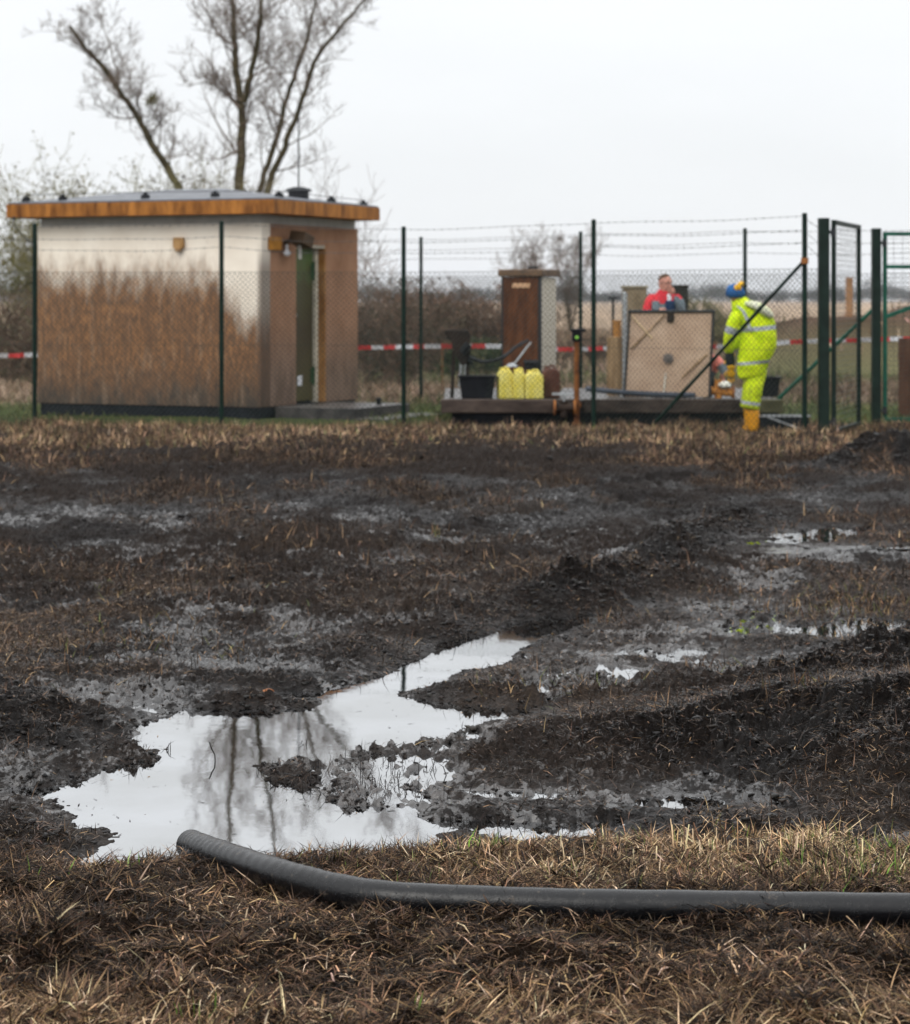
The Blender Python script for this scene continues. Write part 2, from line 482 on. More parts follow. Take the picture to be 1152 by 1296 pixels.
def ground_mat():
    m, t, b = nt('mud_ground')
    N, L = t.nodes, t.links
    a = N.new('ShaderNodeAttribute'); a.attribute_name = 'Col'
    w = N.new('ShaderNodeAttribute'); w.attribute_name = 'rough'
    tc = N.new('ShaderNodeTexCoord')
    n = N.new('ShaderNodeTexNoise'); n.inputs['Scale'].default_value = 45; n.inputs['Detail'].default_value = 8; n.inputs['Roughness'].default_value = .7
    L.new(tc.outputs['Object'], n.inputs['Vector'])
    mr = N.new('ShaderNodeMapRange'); L.new(n.outputs['Fac'], mr.inputs['Value'])
    mr.inputs['From Min'].default_value = .3; mr.inputs['From Max'].default_value = .7
    mr.inputs['To Min'].default_value = .25; mr.inputs['To Max'].default_value = 2.1
    mx = N.new('ShaderNodeMix'); mx.data_type = 'RGBA'; mx.blend_type = 'MULTIPLY'; mx.inputs[0].default_value = 1
    L.new(a.outputs['Color'], mx.inputs[6]); L.new(mr.outputs[0], mx.inputs[7])
    L.new(mx.outputs[2], b.inputs['Base Color'])
    gl = N.new('ShaderNodeAttribute'); gl.attribute_name = 'glint'
    mp = N.new('ShaderNodeMapping'); mp.inputs['Scale'].default_value = (1, .8, 1); L.new(tc.outputs['Object'], mp.inputs[0])
    gn = N.new('ShaderNodeTexNoise'); gn.inputs['Scale'].default_value = 17; gn.inputs['Detail'].default_value = 10; gn.inputs['Roughness'].default_value = .80
    L.new(mp.outputs[0], gn.inputs['Vector'])
    gth = N.new('ShaderNodeMath'); gth.operation = 'MULTIPLY_ADD'; L.new(gl.outputs['Fac'], gth.inputs[0]); gth.inputs[1].default_value = .30; L.new(gn.outputs['Fac'], gth.inputs[2])
    gm = N.new('ShaderNodeMapRange'); L.new(gth.outputs[0], gm.inputs['Value'])
    gm.inputs['From Min'].default_value = .69; gm.inputs['From Max'].default_value = .755
    rmx = N.new('ShaderNodeMix'); rmx.data_type = 'FLOAT'; L.new(gm.outputs[0], rmx.inputs[0]); L.new(w.outputs['Fac'], rmx.inputs[2]); rmx.inputs[3].default_value = .13
    L.new(rmx.outputs[0], b.inputs['Roughness'])
    sp = N.new('ShaderNodeAttribute'); sp.attribute_name = 'spec'; smx = N.new('ShaderNodeMix'); smx.data_type = 'FLOAT'; L.new(gm.outputs[0], smx.inputs[0]); L.new(sp.outputs['Fac'], smx.inputs[2]); smx.inputs[3].default_value = .85
    L.new(smx.outputs[0], b.inputs['Specular IOR Level'])
    bp = N.new('ShaderNodeBump'); bp.inputs['Strength'].default_value = 1.0; bp.inputs['Distance'].default_value = .035
    L.new(n.outputs['Fac'], bp.inputs['Height']); L.new(bp.outputs[0], b.inputs['Normal'])
    bs = N.new('ShaderNodeMapRange'); L.new(gm.outputs[0], bs.inputs['Value']); bs.inputs['To Min'].default_value = 1.0; bs.inputs['To Max'].default_value = .22
    L.new(bs.outputs[0], bp.inputs['Strength'])     # water film lies smooth over the grain
    return m
M_ground = ground_mat()

def water_mat():
    m, t, b = nt('puddle_surface')
    N, L = t.nodes, t.links
    tc = N.new('ShaderNodeTexCoord')
    mp = N.new('ShaderNodeMapping'); mp.inputs['Scale'].default_value = (1, .55, 1); L.new(tc.outputs['Object'], mp.inputs[0])
    n = N.new('ShaderNodeTexNoise'); n.inputs['Scale'].default_value = 9; n.inputs['Detail'].default_value = 3; L.new(mp.outputs[0], n.inputs['Vector'])
    bp = N.new('ShaderNodeBump'); bp.inputs['Strength'].default_value = .010; bp.inputs['Distance'].default_value = .02
    L.new(n.outputs['Fac'], bp.inputs['Height']); L.new(bp.outputs[0], b.inputs['Normal'])
    sn = N.new('ShaderNodeTexNoise'); sn.inputs['Scale'].default_value = 1.6; sn.inputs['Detail'].default_value = 6; L.new(tc.outputs['Object'], sn.inputs['Vector'])
    sr = N.new('ShaderNodeValToRGB'); L.new(sn.outputs['Fac'], sr.inputs[0])
    sr.color_ramp.elements[0].position = .35; sr.color_ramp.elements[0].color = (.37, .375, .375, 1)
    sr.color_ramp.elements[1].position = .65; sr.color_ramp.elements[1].color = (.47, .48, .495, 1)
    L.new(sr.outputs[0], b.inputs['Base Color'])     # silt film, thicker here and there
    b.inputs['Metallic'].default_value = 1.0      # oily film mirrors the sky; next to nothing scatters back
    b.inputs['Roughness'].default_value = .025
    b.inputs['IOR'].default_value = 2.0      # oily film: more mirror than clean water
    return m
M_water = water_mat()

# ------------------------------------------------------------------ ground
PUD = [(8,997),(53,996),(72,993),(92,989),(111,979),(133,976),(144,969),(167,965),(189,965),(205,957),(198,950),(178,949),(139,957),(125,956),(151,947),
 (175,942),(172,939),(142,936),(143,930),(167,932),(175,926),(178,920),(194,914),(208,907),(214,898),(239,897),(267,897),(305,896),(330,895),(339,899),(355,900),
 (369,895),(394,894),(408,887),(405,883),(383,883),(367,887),(353,884),(358,877),(383,876),(411,874),(433,870),(436,865),(455,862),(478,856),(497,851),(505,844),
 (522,837),(542,831),(553,823),(551,812),(600,806),(625,801),(645,791),(690,780),(745,779),(748,787),(713,800),(696,809),(679,813),(663,821),(650,828),(646,838),
 (616,846),(591,849),(574,854),(560,861),(548,868),(531,872),(506,878),(522,884),(544,887),(567,891),(594,893),(619,895),(638,899),(660,897),(674,896),(671,902),
 (643,911),(627,911),(603,916),(578,927),(550,936),(511,944),(483,949),(456,956),(425,958),(411,962),(383,963),(358,969),(331,969),(331,980),(342,986),(375,995),
 (403,992),(411,1003),(419,1017),(444,1020),(467,1021),(494,1027),(522,1031),(550,1038),(624,1038),(652,1040),(699,1044),(752,1042),(788,1039),(790,1044),(766,1050),
 (749,1058),(727,1059),(693,1058),(674,1064),(663,1069),(643,1061),(616,1060),(590,1047),(568,1053),(555,1056),(553,1072),(522,1078),(467,1080),(425,1086),(405,1086),
 (356,1090),(290,1094),(230,1090),(194,1093),(155,1097),(122,1103),(97,1098),(111,1082),(136,1070),(140,1062),(133,1052),(119,1048),(94,1050),(97,1040),(89,1029),
 (72,1018),(64,1011),(42,1010),(8,1007)]
PUD = [G(*p) for p in PUD]
WET = [  # (outline in photo pixels turned into ground metres, level offset)
 ([(333,968),(400,958),(460,950),(560,935),(610,922),(650,940),(590,960),(560,985),(570,1025),(500,1026),(440,1018),(405,998),(350,985)], -.009),
 ([(40,866),(100,858),(170,860),(215,875),(200,900),(120,895),(60,882)], .004),
 ([(322,794),(380,792),(388,808),(335,811)], -.004),
 ([(565,998),(640,999),(720,1002),(790,1005),(870,1010),(905,1018),(860,1026),(780,1019),(650,1011),(575,1008)], -.014),
 ([(650,828),(800,838),(800,885),(700,892),(640,872)], -.008),
 ([(770,819),(850,817),(918,821),(914,838),(860,842),(772,830)], -.028),
 ([(700,806),(770,804),(830,800),(840,812),(760,818),(690,815)], .0),
 ([(852,758),(890,762),(897,777),(868,773)], -.022),
 ([(905,766),(1000,776),(1008,802),(960,806),(905,792)], -.024),
 ([(1000,788),(1080,782),(1152,785),(1190,800),(1130,803),(1060,810),(1000,806)], -.026),
 ([(755,834),(800,840),(808,856),(768,852)], -.018),
 ([(955,1006),(1030,1018),(1040,1032),(975,1026)], -.004),
 ([(345,1122),(398,1128),(396,1138),(350,1133)], -.012),
 ([(900,742),(990,745),(1000,757),(920,756)], .0),
]
WET = [([G(*p) for p in w], o) for w, o in WET]
PUD2 = [G(*p, .16) for p in [(948,682),(985,674),(1030,671),(1060,665),(1112,662),(1100,672),(1070,682),(1020,686),(975,690)]]
RIDGE = [G(*p, .08) for p in [(560,812),(620,790),(700,760),(770,738),(850,712),(885,690),(940,674)]]
TRACKS = [[G(*p, .08) for p in q] for q in ([(1300,722),(1120,716),(980,722),(860,742),(790,768)], [(1300,690),(1120,690),(1000,694),(900,708),(800,735)], [(240,700),(420,672),(640,650),(860,640)], [(180,730),(400,698),(620,672),(840,655)])]
MOUND = [G(*p, .03) for p in [(700,945),(800,905),(900,872),(1000,852),(1060,832),(1170,806),(1400,800),(1400,1020),(1152,1022),(1060,1010),(960,1000),(860,985),(760,985)]]
BANKL = [[G(*p, .02) for p in q] for q in
         ([(-200,868),(30,880),(110,905),(160,925),(130,943),(60,958),(-200,975)],
          [(-200,1034),(30,1036),(60,1044),(80,1054),(120,1062),(110,1080),(-200,1085)])]

def ground(x, y, detail=True):
    """height of the terrain, with masks for colour"""
    x = np.asarray(x, np.float64); y = np.asarray(y, np.float64)
    big = fbm(x, y, 2.6, 3)
    n1 = fbm(x, y, .42, 3, 3.1); n2 = fbm(x, y, .13, 3, 7.7); n3 = fbm(x, y, .045, 2, 1.3); n4 = fbm(x, y, .018, 1, 6.1)
    bil = 1 - np.abs(fbm(x, y, .22, 3, 12.0)) * 1.6
    z = .06 + .018 * big + sst(15.5, 27.5, y) * (SITE - .06)
    near = sst(9.0, 7.9, y)
    z = z + near * (.02 + .035 * n1 + .03 * fbm(x, y, .16, 2, 71.))
    site = sst(29.5, 31, y)
    rough_zone = sst(-.1, .6, big + .4 * n1)
    amp = (.031 + .030 * rough_zone) * (1 - .75 * site)
    b2 = .5 - np.abs(n2) * 1.6; lumps = .45 * n1 + .50 * n2 + .45 * b2 + .62 * n3 + .34 * n4
    # big mound of churned soil, lower right
    sm = np.full(x.shape, 9.); k = (y > 8) & (y < 18)
    if k.any(): sm[k] = sdf(MOUND, x[k], y[k])
    mound = sst(.12, -.5, sm + .12 * n1)
    z = z + mound * (.055 + .085 * np.clip(n1 + .2, -1, 1) + .055 * bil)
    amp = amp + mound * .045
    r1 = G(1120, 905, .1); d1 = np.hypot(x - r1[0], (y - r1[1]) * .6); z = z + .17 * np.exp(-(d1 / .42) ** 2)
    r1 = G(1090, 842, .1); d1 = np.hypot(x - r1[0], (y - r1[1]) * .8); z = z + .07 * np.exp(-(d1 / .3) ** 2)
    r1 = G(1130, 985, .1); d1 = np.hypot(x - r1[0], (y - r1[1]) * .8); z = z + .10 * np.exp(-(d1 / .3) ** 2)
    # ridge along the wheel rut
    rd = np.full(x.shape, 9.); k = (y > 12) & (y < 24)
    if k.any(): rd[k] = pdist(RIDGE, x[k], y[k])
    ridge = np.exp(-(rd / .34) ** 2)
    z = z + ridge * (.13 + .07 * bil * .5 + .07 * n1); amp = amp + ridge * .045
    rut = np.exp(-((rd - .62) / .22) ** 2) * (x > 0.0) * (y < 21); z = z - .035 * rut
    # two wheel tracks curving in from the right
    for T_ in TRACKS:
        td = np.full(x.shape, 9.); k = (y > 12.5) & (y < 26) & (x > -.5)
        if k.any(): td[k] = pdist(T_, x[k], y[k])
        z = z - .045 * np.exp(-(td / .13) ** 2) * (1 + .4 * n2) + .03 * np.exp(-((td - .24) / .08) ** 2) * (1 + .8 * n2)
    for B in BANKL:
        sb = np.full(x.shape, 9.); k = (y > 7.5) & (y < 15)
        if k.any(): sb[k] = sdf(B, x[k], y[k])
        bk = sst(.12, -.25, sb + .06 * n1)
        z = z + bk * (.055 + .03 * bil); amp = amp + bk * .012
        mound = np.maximum(mound, bk * .9)
    # small clod at the near shore
    for (px, py, hh, ww) in ((592, 1062, .085, .10), (690, 1062, .05, .14), (850, 1045, .07, .3), (1095, 583, .16, .32), (1125, 580, .20, .4), (1170, 584, .18, .45), (1068, 586, .10, .22)):
        q = G(px, py, .03 if py > 700 else .42); dd = np.hypot(x - q[0], y - q[1]); g_ = np.exp(-(dd / ww) ** 2)
        z = z + hh * g_ * (1 + .3 * n2); mound = np.maximum(mound, np.clip(g_ * 1.3, 0, 1))
    # thatch berm in front of the fence
    berm = sst(25.5, 28.0, y) * (1 - site)
    z = z + berm * (.0 + .05 * n1 + .03 * n2)
    zl = z + amp * lumps
    zl = np.where(y < 24, np.maximum(zl, .012 + .010 * (n2 + .8 * n3 + .4 * n4 + .6)), zl)
    # patchy water
    wetm = np.zeros(x.shape)
    k = (y > 7.6) & (y < 18)
    if k.any():
        sw = np.full(k.sum(), 9.)
        for W, off in WET:
            if off < -.01: sw = np.minimum(sw, sdf(W, x[k], y[k]))
        lv = np.exp(-np.clip(sw, 0, 9) / .45)
        zl[k] = zl[k] * (1 - lv) + lv * (.013 + .14 * amp[k] * np.clip(lumps[k], -.3, 2) + .006 * n3[k])
        for W, off in WET:
            s = sdf(W, x[k], y[k]); m_ = sst(.10, -.10, s + .10 * n1[k] + .05 * n2[k])
            zl[k] = zl[k] * (1 - m_) + m_ * (off * .8 + .001 + .026 * n2[k] + .034 * n3[k] + .018 * n1[k]); wetm[k] = np.maximum(wetm[k], m_)
    # main puddle
    sp = np.full(x.shape, 9.); k = (y > 7.6) & (y < 18)
    if k.any():
        s0 = sdf(PUD, x[k], y[k]); s1 = sdf(PUD, x[k], y[k] - .04)
        far = np.clip((s0 - s1) / .04, -1, 1)        # +1: bank beyond the water
        s = s0 + (.030 * n2[k] + .034 * n3[k]) * (1 - .6 * sst(11.5, 13, y[k]))
        slope = .17 - .06 * sst(11, 12.5, y[k]) + .45 * np.clip(far, 0, 1)
        cap = np.where(s > 0, s * slope + .002, np.maximum(s * .8, -.06))
        cap = cap + np.where(s > .03, (.35 - .2 * sst(11, 12.5, y[k])) * np.clip(amp[k], 0, .04) * lumps[k] * np.clip(s / .2, 0, 1), 0)
        m_ = (1 - wetm[k]) > .3
        zl[k] = np.where((s < 0) | m_, np.minimum(zl[k], cap), zl[k])
        zl[k] = np.where((s > .01) & m_, np.maximum(zl[k], .004), zl[k])
        sp[k] = s0
    # upper puddle
    k = (y > 16.5) & (y < 23.5) & (x > 1.2) & (x < 5.5)
    s2 = np.full(x.shape, 9.)
    if k.any():
        s2[k] = sdf(PUD2, x[k], y[k])
        lv = np.exp(-np.clip(s2[k], 0, 9) / .9)
        zz = zl[k] * (1 - lv) + lv * (.165 + .35 * amp[k] * lumps[k])
        zz = np.maximum(zz, np.where(s2[k] < .6, .160 + .01 * n2[k], -1))
        ins = sst(.10, -.12, s2[k] + .12 * n2[k] + .06 * n1[k])
        zl[k] = zz * (1 - ins) + ins * (.132 + .025 * n2[k] + .02 * n3[k])
    # far land: low earth bank on the right, otherwise flat
    bank = sst(50, 56, y) * (1 - sst(60, 68, y)) * sst(6.0, 8.5, x + .5 * big)
    zl = zl + bank * (1.38 + .35 * fbm(x, y, 3, 2, 4.4))
    zl = zl + sst(70, 400, y) * .06 * fbm(x, y, 40, 2)
    return dict(z=zl, mound=mound, ridge=ridge, rough_zone=rough_zone, big=big, n1=n1, n2=n2, n3=n3, wet=wetm, sp=sp, s2=s2, berm=berm, bank=bank)

def gz(x, y):
    return ground(np.atleast_1d(x), np.atleast_1d(y))['z']

def straw_mask(x, y):
    """how much dead grass lies on the mud (0..1)"""
    a = fbm(x, y, 1.3, 3, 20.0); b = fbm(x * .6, y, .5, 3, 33.0)
    dens = sst(-.12, .6, a + .5 * b)
    px = x / y * F + CX
    zone = .35 + .65 * sst(19, 25, y)
    zone = np.maximum(zone, sst(420, 150, px) * sst(12.6, 13.5, y) * sst(18.5, 16, y))
    zone = np.maximum(zone, sst(25.5, 27, y))
    d = np.clip(dens * zone + .5 * sst(25.3, 27.5, y), 0, 1)
    return d

def build_ground():
    rows = [.3, 1.2, 2.5, 4.0, 5.0, 5.6]
    y = 6.0
    while y < 36: rows.append(y); y *= 1.0016
    while y < 4500: rows.append(y); y *= 1.03
    rows = np.array(rows)
    u = np.concatenate([-np.geomspace(3.0, .25, 24)[:-1], np.linspace(-.25, .25, 900), np.geomspace(.25, 3.0, 24)[1:]])
    Y = np.repeat(rows[:, None], len(u), 1)
    X = u[None, :] * (Y + .6) * 1.0
    shp = X.shape
    x, y = X.ravel(), Y.ravel()
    g = ground(x, y)
    st = straw_mask(x, y)
    c = np.empty((len(x), 3))
    mud_d = np.array([.0080, .0064, .0058]); mud_m = np.array([.0220, .0168, .0140]); thatch = np.array([.058, .041, .029])
    t = sst(-.6, .6, g['big'] + .6 * g['n1'])[:, None]
    c = mud_d * (1 - t) + mud_m * t
    t = np.clip(np.maximum(g['mound'], g['ridge']), 0, 1)[:, None] * .8
    c = c * (1 - t) + np.array([.0065, .0053, .0048]) * t
    t = (st * .65 * (1 - g['mound'] * .9) * (g['wet'] < .2))[:, None]
    c = c * (1 - t) + thatch * t
    nearm = sst(8.9, 8.2, y)[:, None]
    c = c * (1 - nearm) + (np.array([.014, .009, .006]) * (1 + .5 * g['n1'][:, None])) * nearm
    # beyond the fence
    far = sst(29.5, 32, y)[:, None]
    nf = fbm(x, y, 2.2, 3, 8.8)[:, None]
    green = np.array([.060, .075, .028]); brown = np.array([.20, .145, .10]); pale = np.array([.30, .225, .16])
    k1 = sst(36.5, 39.5, y)[:, None]
    fcol = green * (1 - k1) + brown * k1
    k2 = (sst(44, 48, y) * (1 - sst(58, 64, y)))[:, None] * .8
    fcol = fcol * (1 - k2) + np.array([.075, .085, .035]) * k2
    k3 = sst(62, 80, y)[:, None]; fcol = fcol * (1 - k3) + pale * k3
    fcol = fcol * (1 + .35 * nf)
    bk = np.clip(g['bank'], 0, 1)[:, None]; fcol = fcol * (1 - bk) + np.array([.085, .052, .036]) * (1 + .5 * nf) * bk
    c = c * (1 - far) + fcol * far
    c = np.clip(c, .002, 1)
    rough = .58 + .2 * g['rough_zone'] + .12 * g['n2']
    low = sst(.06, .0, g['z'] - .004) * (y < 17)
    flat = sst(.1, -.5, .5 * g['big'] + .8 * g['n1'] + .5 * fbm(x, y, 1.1, 3, 61.)) * (1 - st)
    rough = rough - .12 * low - .12 * flat - .2 * (g['wet'] > .5)
    rough = np.maximum(rough, .78 * st); rough = np.maximum(rough, .62 * np.maximum(g['mound'], g['ridge']))
    rough = np.maximum(rough, .85 * sst(29, 31, y)); rough = np.maximum(rough, .75 * nearm[:, 0])
    rough = np.clip(rough, .16, .95)
    spec = np.clip(.07 + .10 * flat * (y < 29) + .10 * low + .15 * (g['wet'] > .5), 0, .8) * (1 - .8 * nearm[:, 0]) * (1 - .7 * far[:, 0])
    pn = fbm(x, y, .5, 3, 51.)
    glint = (.25 + .42 * flat + .38 * sst(.1, .6, g['wet']) + .35 * sst(-.1, .5, pn)) * (1 - np.clip(g['mound'] + g['ridge'], 0, 1) * .9) * (1 - .75 * st) * (y < 28) * (1 - nearm[:, 0]) * (1 - .45 * sst(17.5, 23, y))
    V = np.stack([x, y, g['z']], 1)
    nr, nc = shp
    i = np.arange(nr - 1)[:, None] * nc + np.arange(nc - 1)[None, :]
    i = i.ravel()
    Fc = np.stack([i, i + 1, i + nc + 1, i + nc], 1)
    o = mesh_np('ground', V, [Fc], M_ground, smooth=True, colors=c, attrs={'rough': rough, 'spec': spec, 'glint': glint})
    tag(o, 'dark churned mud rising gently to the fenced site, brown meadow beyond', 'ground', kind='structure')
build_ground()

def sheet(name, x0, x1, y0, y1, z, m, label):
    bm = bmesh.new()
    vs = [bm.verts.new(p) for p in ((x0, y0, z), (x1, y0, z), (x1, y1, z), (x0, y1, z))]
    bm.faces.new(vs)
    return tag(obj(name, bm, m), label, 'puddle water', kind='structure')
sheet('puddle_water', -4.5, 6, 7.75, 17.6, 0.0, M_water, 'still grey puddle water reflecting the white sky and bare tree')
_c = np.array(PUD2)
sheet('water', _c[:, 0].min() - .15, _c[:, 0].max() + .15, _c[:, 1].min() - .2, _c[:, 1].max() + .2, .152, M_water, 'shallow strip of rain water in the far wheel track on the right')

# ------------------------------------------------------------------ grass and straw
def blades(name, x, y, length, width, lean, az, cols, label, cat, m=M_blade, droop=.3, zoff=0.0, zz=None):
    n = len(x)
    z = gz(x, y) if zz is None else zz
    base = np.stack([x, y, z - .004 + zoff], 1)
    dirh = np.stack([np.cos(az), np.sin(az), np.zeros(n)], 1)
    side = np.stack([-np.sin(az), np.cos(az), np.zeros(n)], 1)
    # half of the blades turn their width to face sideways
    flat = rng.random(n) < .5
    side = np.where(flat[:, None], side, np.stack([np.ones(n), rng.normal(0, .3, n), rng.normal(0, .3, n)], 1))
    sl, cl = np.sin(lean)[:, None], np.cos(lean)[:, None]
    L = length[:, None]
    mid = base + (dirh * sl + np.array([0, 0, 1.]) * cl) * L * .5
    lean2 = np.minimum(lean + droop * rng.random(n) + np.where((lean > 1.1) & (droop > 0), .35, 0), 2.0)
    tip = mid + (dirh * np.sin(lean2)[:, None] + np.array([0, 0, 1.]) * np.cos(lean2)[:, None]) * L * .5
    w = width[:, None] * .5
    V = np.stack([base - side * w, base + side * w, mid - side * w * .8, mid + side * w * .8, tip], 1).reshape(-1, 3)
    b = (np.arange(n) * 5)[:, None]
    Q = b + np.array([[0, 1, 3, 2]]); T = b + np.array([[2, 3, 4]])
    C = np.repeat(cols, 5, 0)
    o = mesh_np(name, V, [Q, T], m, colors=C)
    return tag(o, label, cat, kind='stuff')

def pick(cols, n, p=None, jit=.25):
    cols = np.array(cols); i = rng.choice(len(cols), n, p=p)
    return np.clip(cols[i] * (1 + rng.normal(0, jit, (n, 1))) * (1 + rng.normal(0, .05, (n, 3))), .003, .95)

def scatter(n, x0, x1, y0, y1, dens=None, fan=False):
    """random ground points, thinned by a density function"""
    X, Y = [], []
    got = 0
    while got < n:
        m = n * 2
        y = y0 + (y1 - y0) * rng.random(m)
        if fan:   # area widening with distance
            y = np.sqrt(y0 ** 2 + (y1 ** 2 - y0 ** 2) * rng.random(m)); x = (x0 + (x1 - x0) * rng.random(m)) * y
        else:
            x = x0 + (x1 - x0) * rng.random(m)
        if dens is not None:
            k = rng.random(m) < dens(x, y); x, y = x[k], y[k]
        X.append(x); Y.append(y); got += len(x)
    return np.concatenate(X)[:n], np.concatenate(Y)[:n]

DK, MB, BR, TN, LT, GR = (.016, .011, .008), (.048, .030, .020), (.115, .070, .042), (.29, .185, .10), (.60, .45, .28), (.13, .17, .045)

def px_f(x, y): return x / y * F + CX
# foreground mat of trodden dead grass
def dens_fg(x, y):
    s = sdf(PUD, x, y)
    return np.where(s > .02 + .05 * vnoise(x, y, .1), 1., 0.) * (.35 + .65 * sst(-.6, .5, fbm(x, y, .25, 3, 2.0)))
x, y = scatter(170000, -.25, .25, 6.2, 9.0, lambda x, y: dens_fg(x, y) * np.where(y > 8.2 + .4 * sst(300, 500, x / y * F + CX), sst(9.0, 8.5, y), 1), fan=True)
n = len(x)
clump = fbm(x, y, .18, 2, 5.0); py_ = HY + HC * F / y
lean = np.clip(1.36 + rng.normal(0, .18, n) - .25 * (clump > .5), .1, 1.55)
cols = pick([(.008, .006, .005), DK, MB, BR, TN, (.42, .31, .22)], n, [.16, .26, .28, .19, .08, .03]) * (.6 + .8 * sst(-.3, .5, fbm(x, y, .3, 2, 41.)))[:, None]
tanm = rng.random(n) < .6 * sst(7.0, 6.75, y + .2 * fbm(x, y, .4, 2, 9.)) * sst(-.3, .4, fbm(x, y, .35, 2, 19.) + .25 * sst(600, 0, px_f(x, y)))
cols[tanm] = pick([BR, TN, LT], tanm.sum(), [.35, .45, .2])
az = rng.random(n) * 6.283 + 1.2 * clump
blades('dead_grass', x, y, .035 + .10 * rng.random(n) ** 1.5, .002 + .0055 * rng.random(n) ** 2.5, lean, az, cols,
       'matted brown dead grass covering the ground in front of the hose', 'dead grass', zoff=.028 * rng.random(n) ** 2)
# straw-coloured tufts at the very bottom edge
x, y = scatter(11000, -.22, .22, 6.3, 6.95, lambda x, y: sst(.05, .5, fbm(x, y, .22, 2, 14.0) + .25 * sst(700, 100, x / y * F + CX)), fan=True)
n = len(x)
blades('tufts_of_grass', x, y, .05 + .10 * rng.random(n), .0028 + .0015 * rng.random(n), np.clip(rng.normal(1.22, .25, n), 0, 1.55), 3.5 * fbm(x, y, .25, 2, 3.) + rng.normal(0, .7, n),
       pick([DK, MB, BR, TN, LT], n, [.12, .26, .34, .22, .06]), 'blurred tan grass tufts along the near edge of the meadow', 'dead grass')

# pale stubble between hose and mud on the right
def dens_st(x, y):
    px = x / y * F + CX
    yb = 9.0 + .12 * sst(600, 1000, px) + .14 * fbm(x, y, .4, 2, 6.6)
    s = sdf(PUD, x, y)
    return sst(yb + .05, yb - .2, y) * sst(.0, .05, s) * sst(330, 420, px) * (.3 + .7 * sst(-.3, .4, fbm(x, y, .16, 2, 23.)))
x, y = scatter(34000, -.09, .26, 8.05, 9.2, dens_st, fan=True)
n = len(x); px = x / y * F + CX
up = rng.random(n)
lean = np.where(up < .05 + .10 * sst(780, 1000, px), np.abs(rng.normal(0, .28, n)), np.clip(rng.normal(1.25, .22, n), .2, 1.55))
pale_w = sst(430, 700, px) * sst(8.1, 8.35, y)
cols = pick([DK, MB, BR, TN], n, [.2, .35, .3, .15]); k = rng.random(n) < pale_w * .85 * (.5 + .8 * sst(-.2, .4, fbm(x, y, .2, 2, 31.)))
cols[k] = pick([BR, TN, LT], k.sum(), [.2, .42, .38])
k = (lean < .9) & (rng.random(n) < .18 + .35 * sst(950, 1100, px)); cols[k] = pick([GR, (.2, .22, .08)], k.sum())
blades('stubble', x, y, np.where(lean < .9, .03 + .05 * rng.random(n), .05 + .09 * rng.random(n)), .0022 + .0018 * rng.random(n), lean, rng.random(n) * 6.283, cols,
       'pale straw stubble between the black hose and the mud', 'stubble')
# cut reed stumps standing up
x, y = [], []
for (a, b_, cnt, sp) in ((862, 1066, 7, .05), (905, 1070, 5, .06), (950, 1072, 8, .07), (1010, 1078, 5, .12), (700, 1078, 3, .10), (610, 1086, 2, .12), (1090, 1080, 5, .12), (780, 1084, 3, .1)):
    q = G(a, b_ + 12, .06); x.append(q[0] + rng.normal(0, sp, cnt)); y.append(q[1] + rng.normal(0, .05, cnt))
x, y = np.concatenate(x), np.concatenate(y); n = len(x)
z = gz(x, y); L_ = .06 + .075 * rng.random(n); r_ = .0019 + .0012 * rng.random(n)
tx, ty = rng.normal(0, .16, n), rng.normal(0, .16, n)
V, Q = prisms(np.stack([x, y, z - .01, x + tx * L_, y + ty * L_, z + L_, r_, r_ * .9], 1), 5)
top = (np.arange(n) * 10)[:, None] + np.array([[5, 6, 7, 8, 9]])
tag(mesh_np('reed_stubble', V, [Q, top], M_blade, colors=np.repeat(pick([TN, LT, (.42, .3, .2), BR], n), 10, 0)),
    'short cut reed stalks standing upright behind the hose', 'stubble', kind='stuff')
# green shoots
x, y = [], []
for (a, b_, cnt) in ((600, 1075, 8), (615, 1078, 6), (1000, 1088, 9), (1120, 1080, 9), (1085, 1084, 6), (1140, 1075, 8), (1015, 1100, 6), (960, 1110, 5), (180, 1100, 6), (60, 1110, 5), (245, 1283, 7), (530, 1290, 4), (1060, 1150, 5), (1100, 1120, 8)):
    q = G(a, b_, .06); x.append(q[0] + rng.normal(0, .035, cnt)); y.append(q[1] + rng.normal(0, .04, cnt))
x, y = np.concatenate(x), np.concatenate(y); n = len(x)
blades('green_shoots', x, y, .05 + .07 * rng.random(n), .0045 + .002 * rng.random(n), np.abs(rng.normal(.25, .25, n)), rng.random(n) * 6.283,
       pick([(.16, .27, .05), (.11, .19, .04), (.26, .32, .1)], n, jit=.2), 'fresh green grass shoots among the dead stalks', 'grass', droop=.7)

# near shore rim of dark stalks
pts = []
for (a, b_) in [(100,1099),(150,1098),(200,1093),(240,1090),(400,1088),(440,1085),(480,1082),(530,1079),(560,1072)]:
    q = G(a, b_, .01); m = 26; pts.append(np.stack([q[0] + rng.normal(0, .09, m), q[1] + rng.normal(-.02, .05, m)], 1))
pts = np.concatenate(pts); n = len(pts)
blades('shore_stalks', pts[:, 0], pts[:, 1], .03 + .05 * rng.random(n), .003 + .002 * rng.random(n), np.abs(rng.normal(.3, .35, n)), rng.random(n) * 6.283,
       pick([DK, MB, BR], n), 'dark broken stalks along the near shore of the puddle', 'stalks')

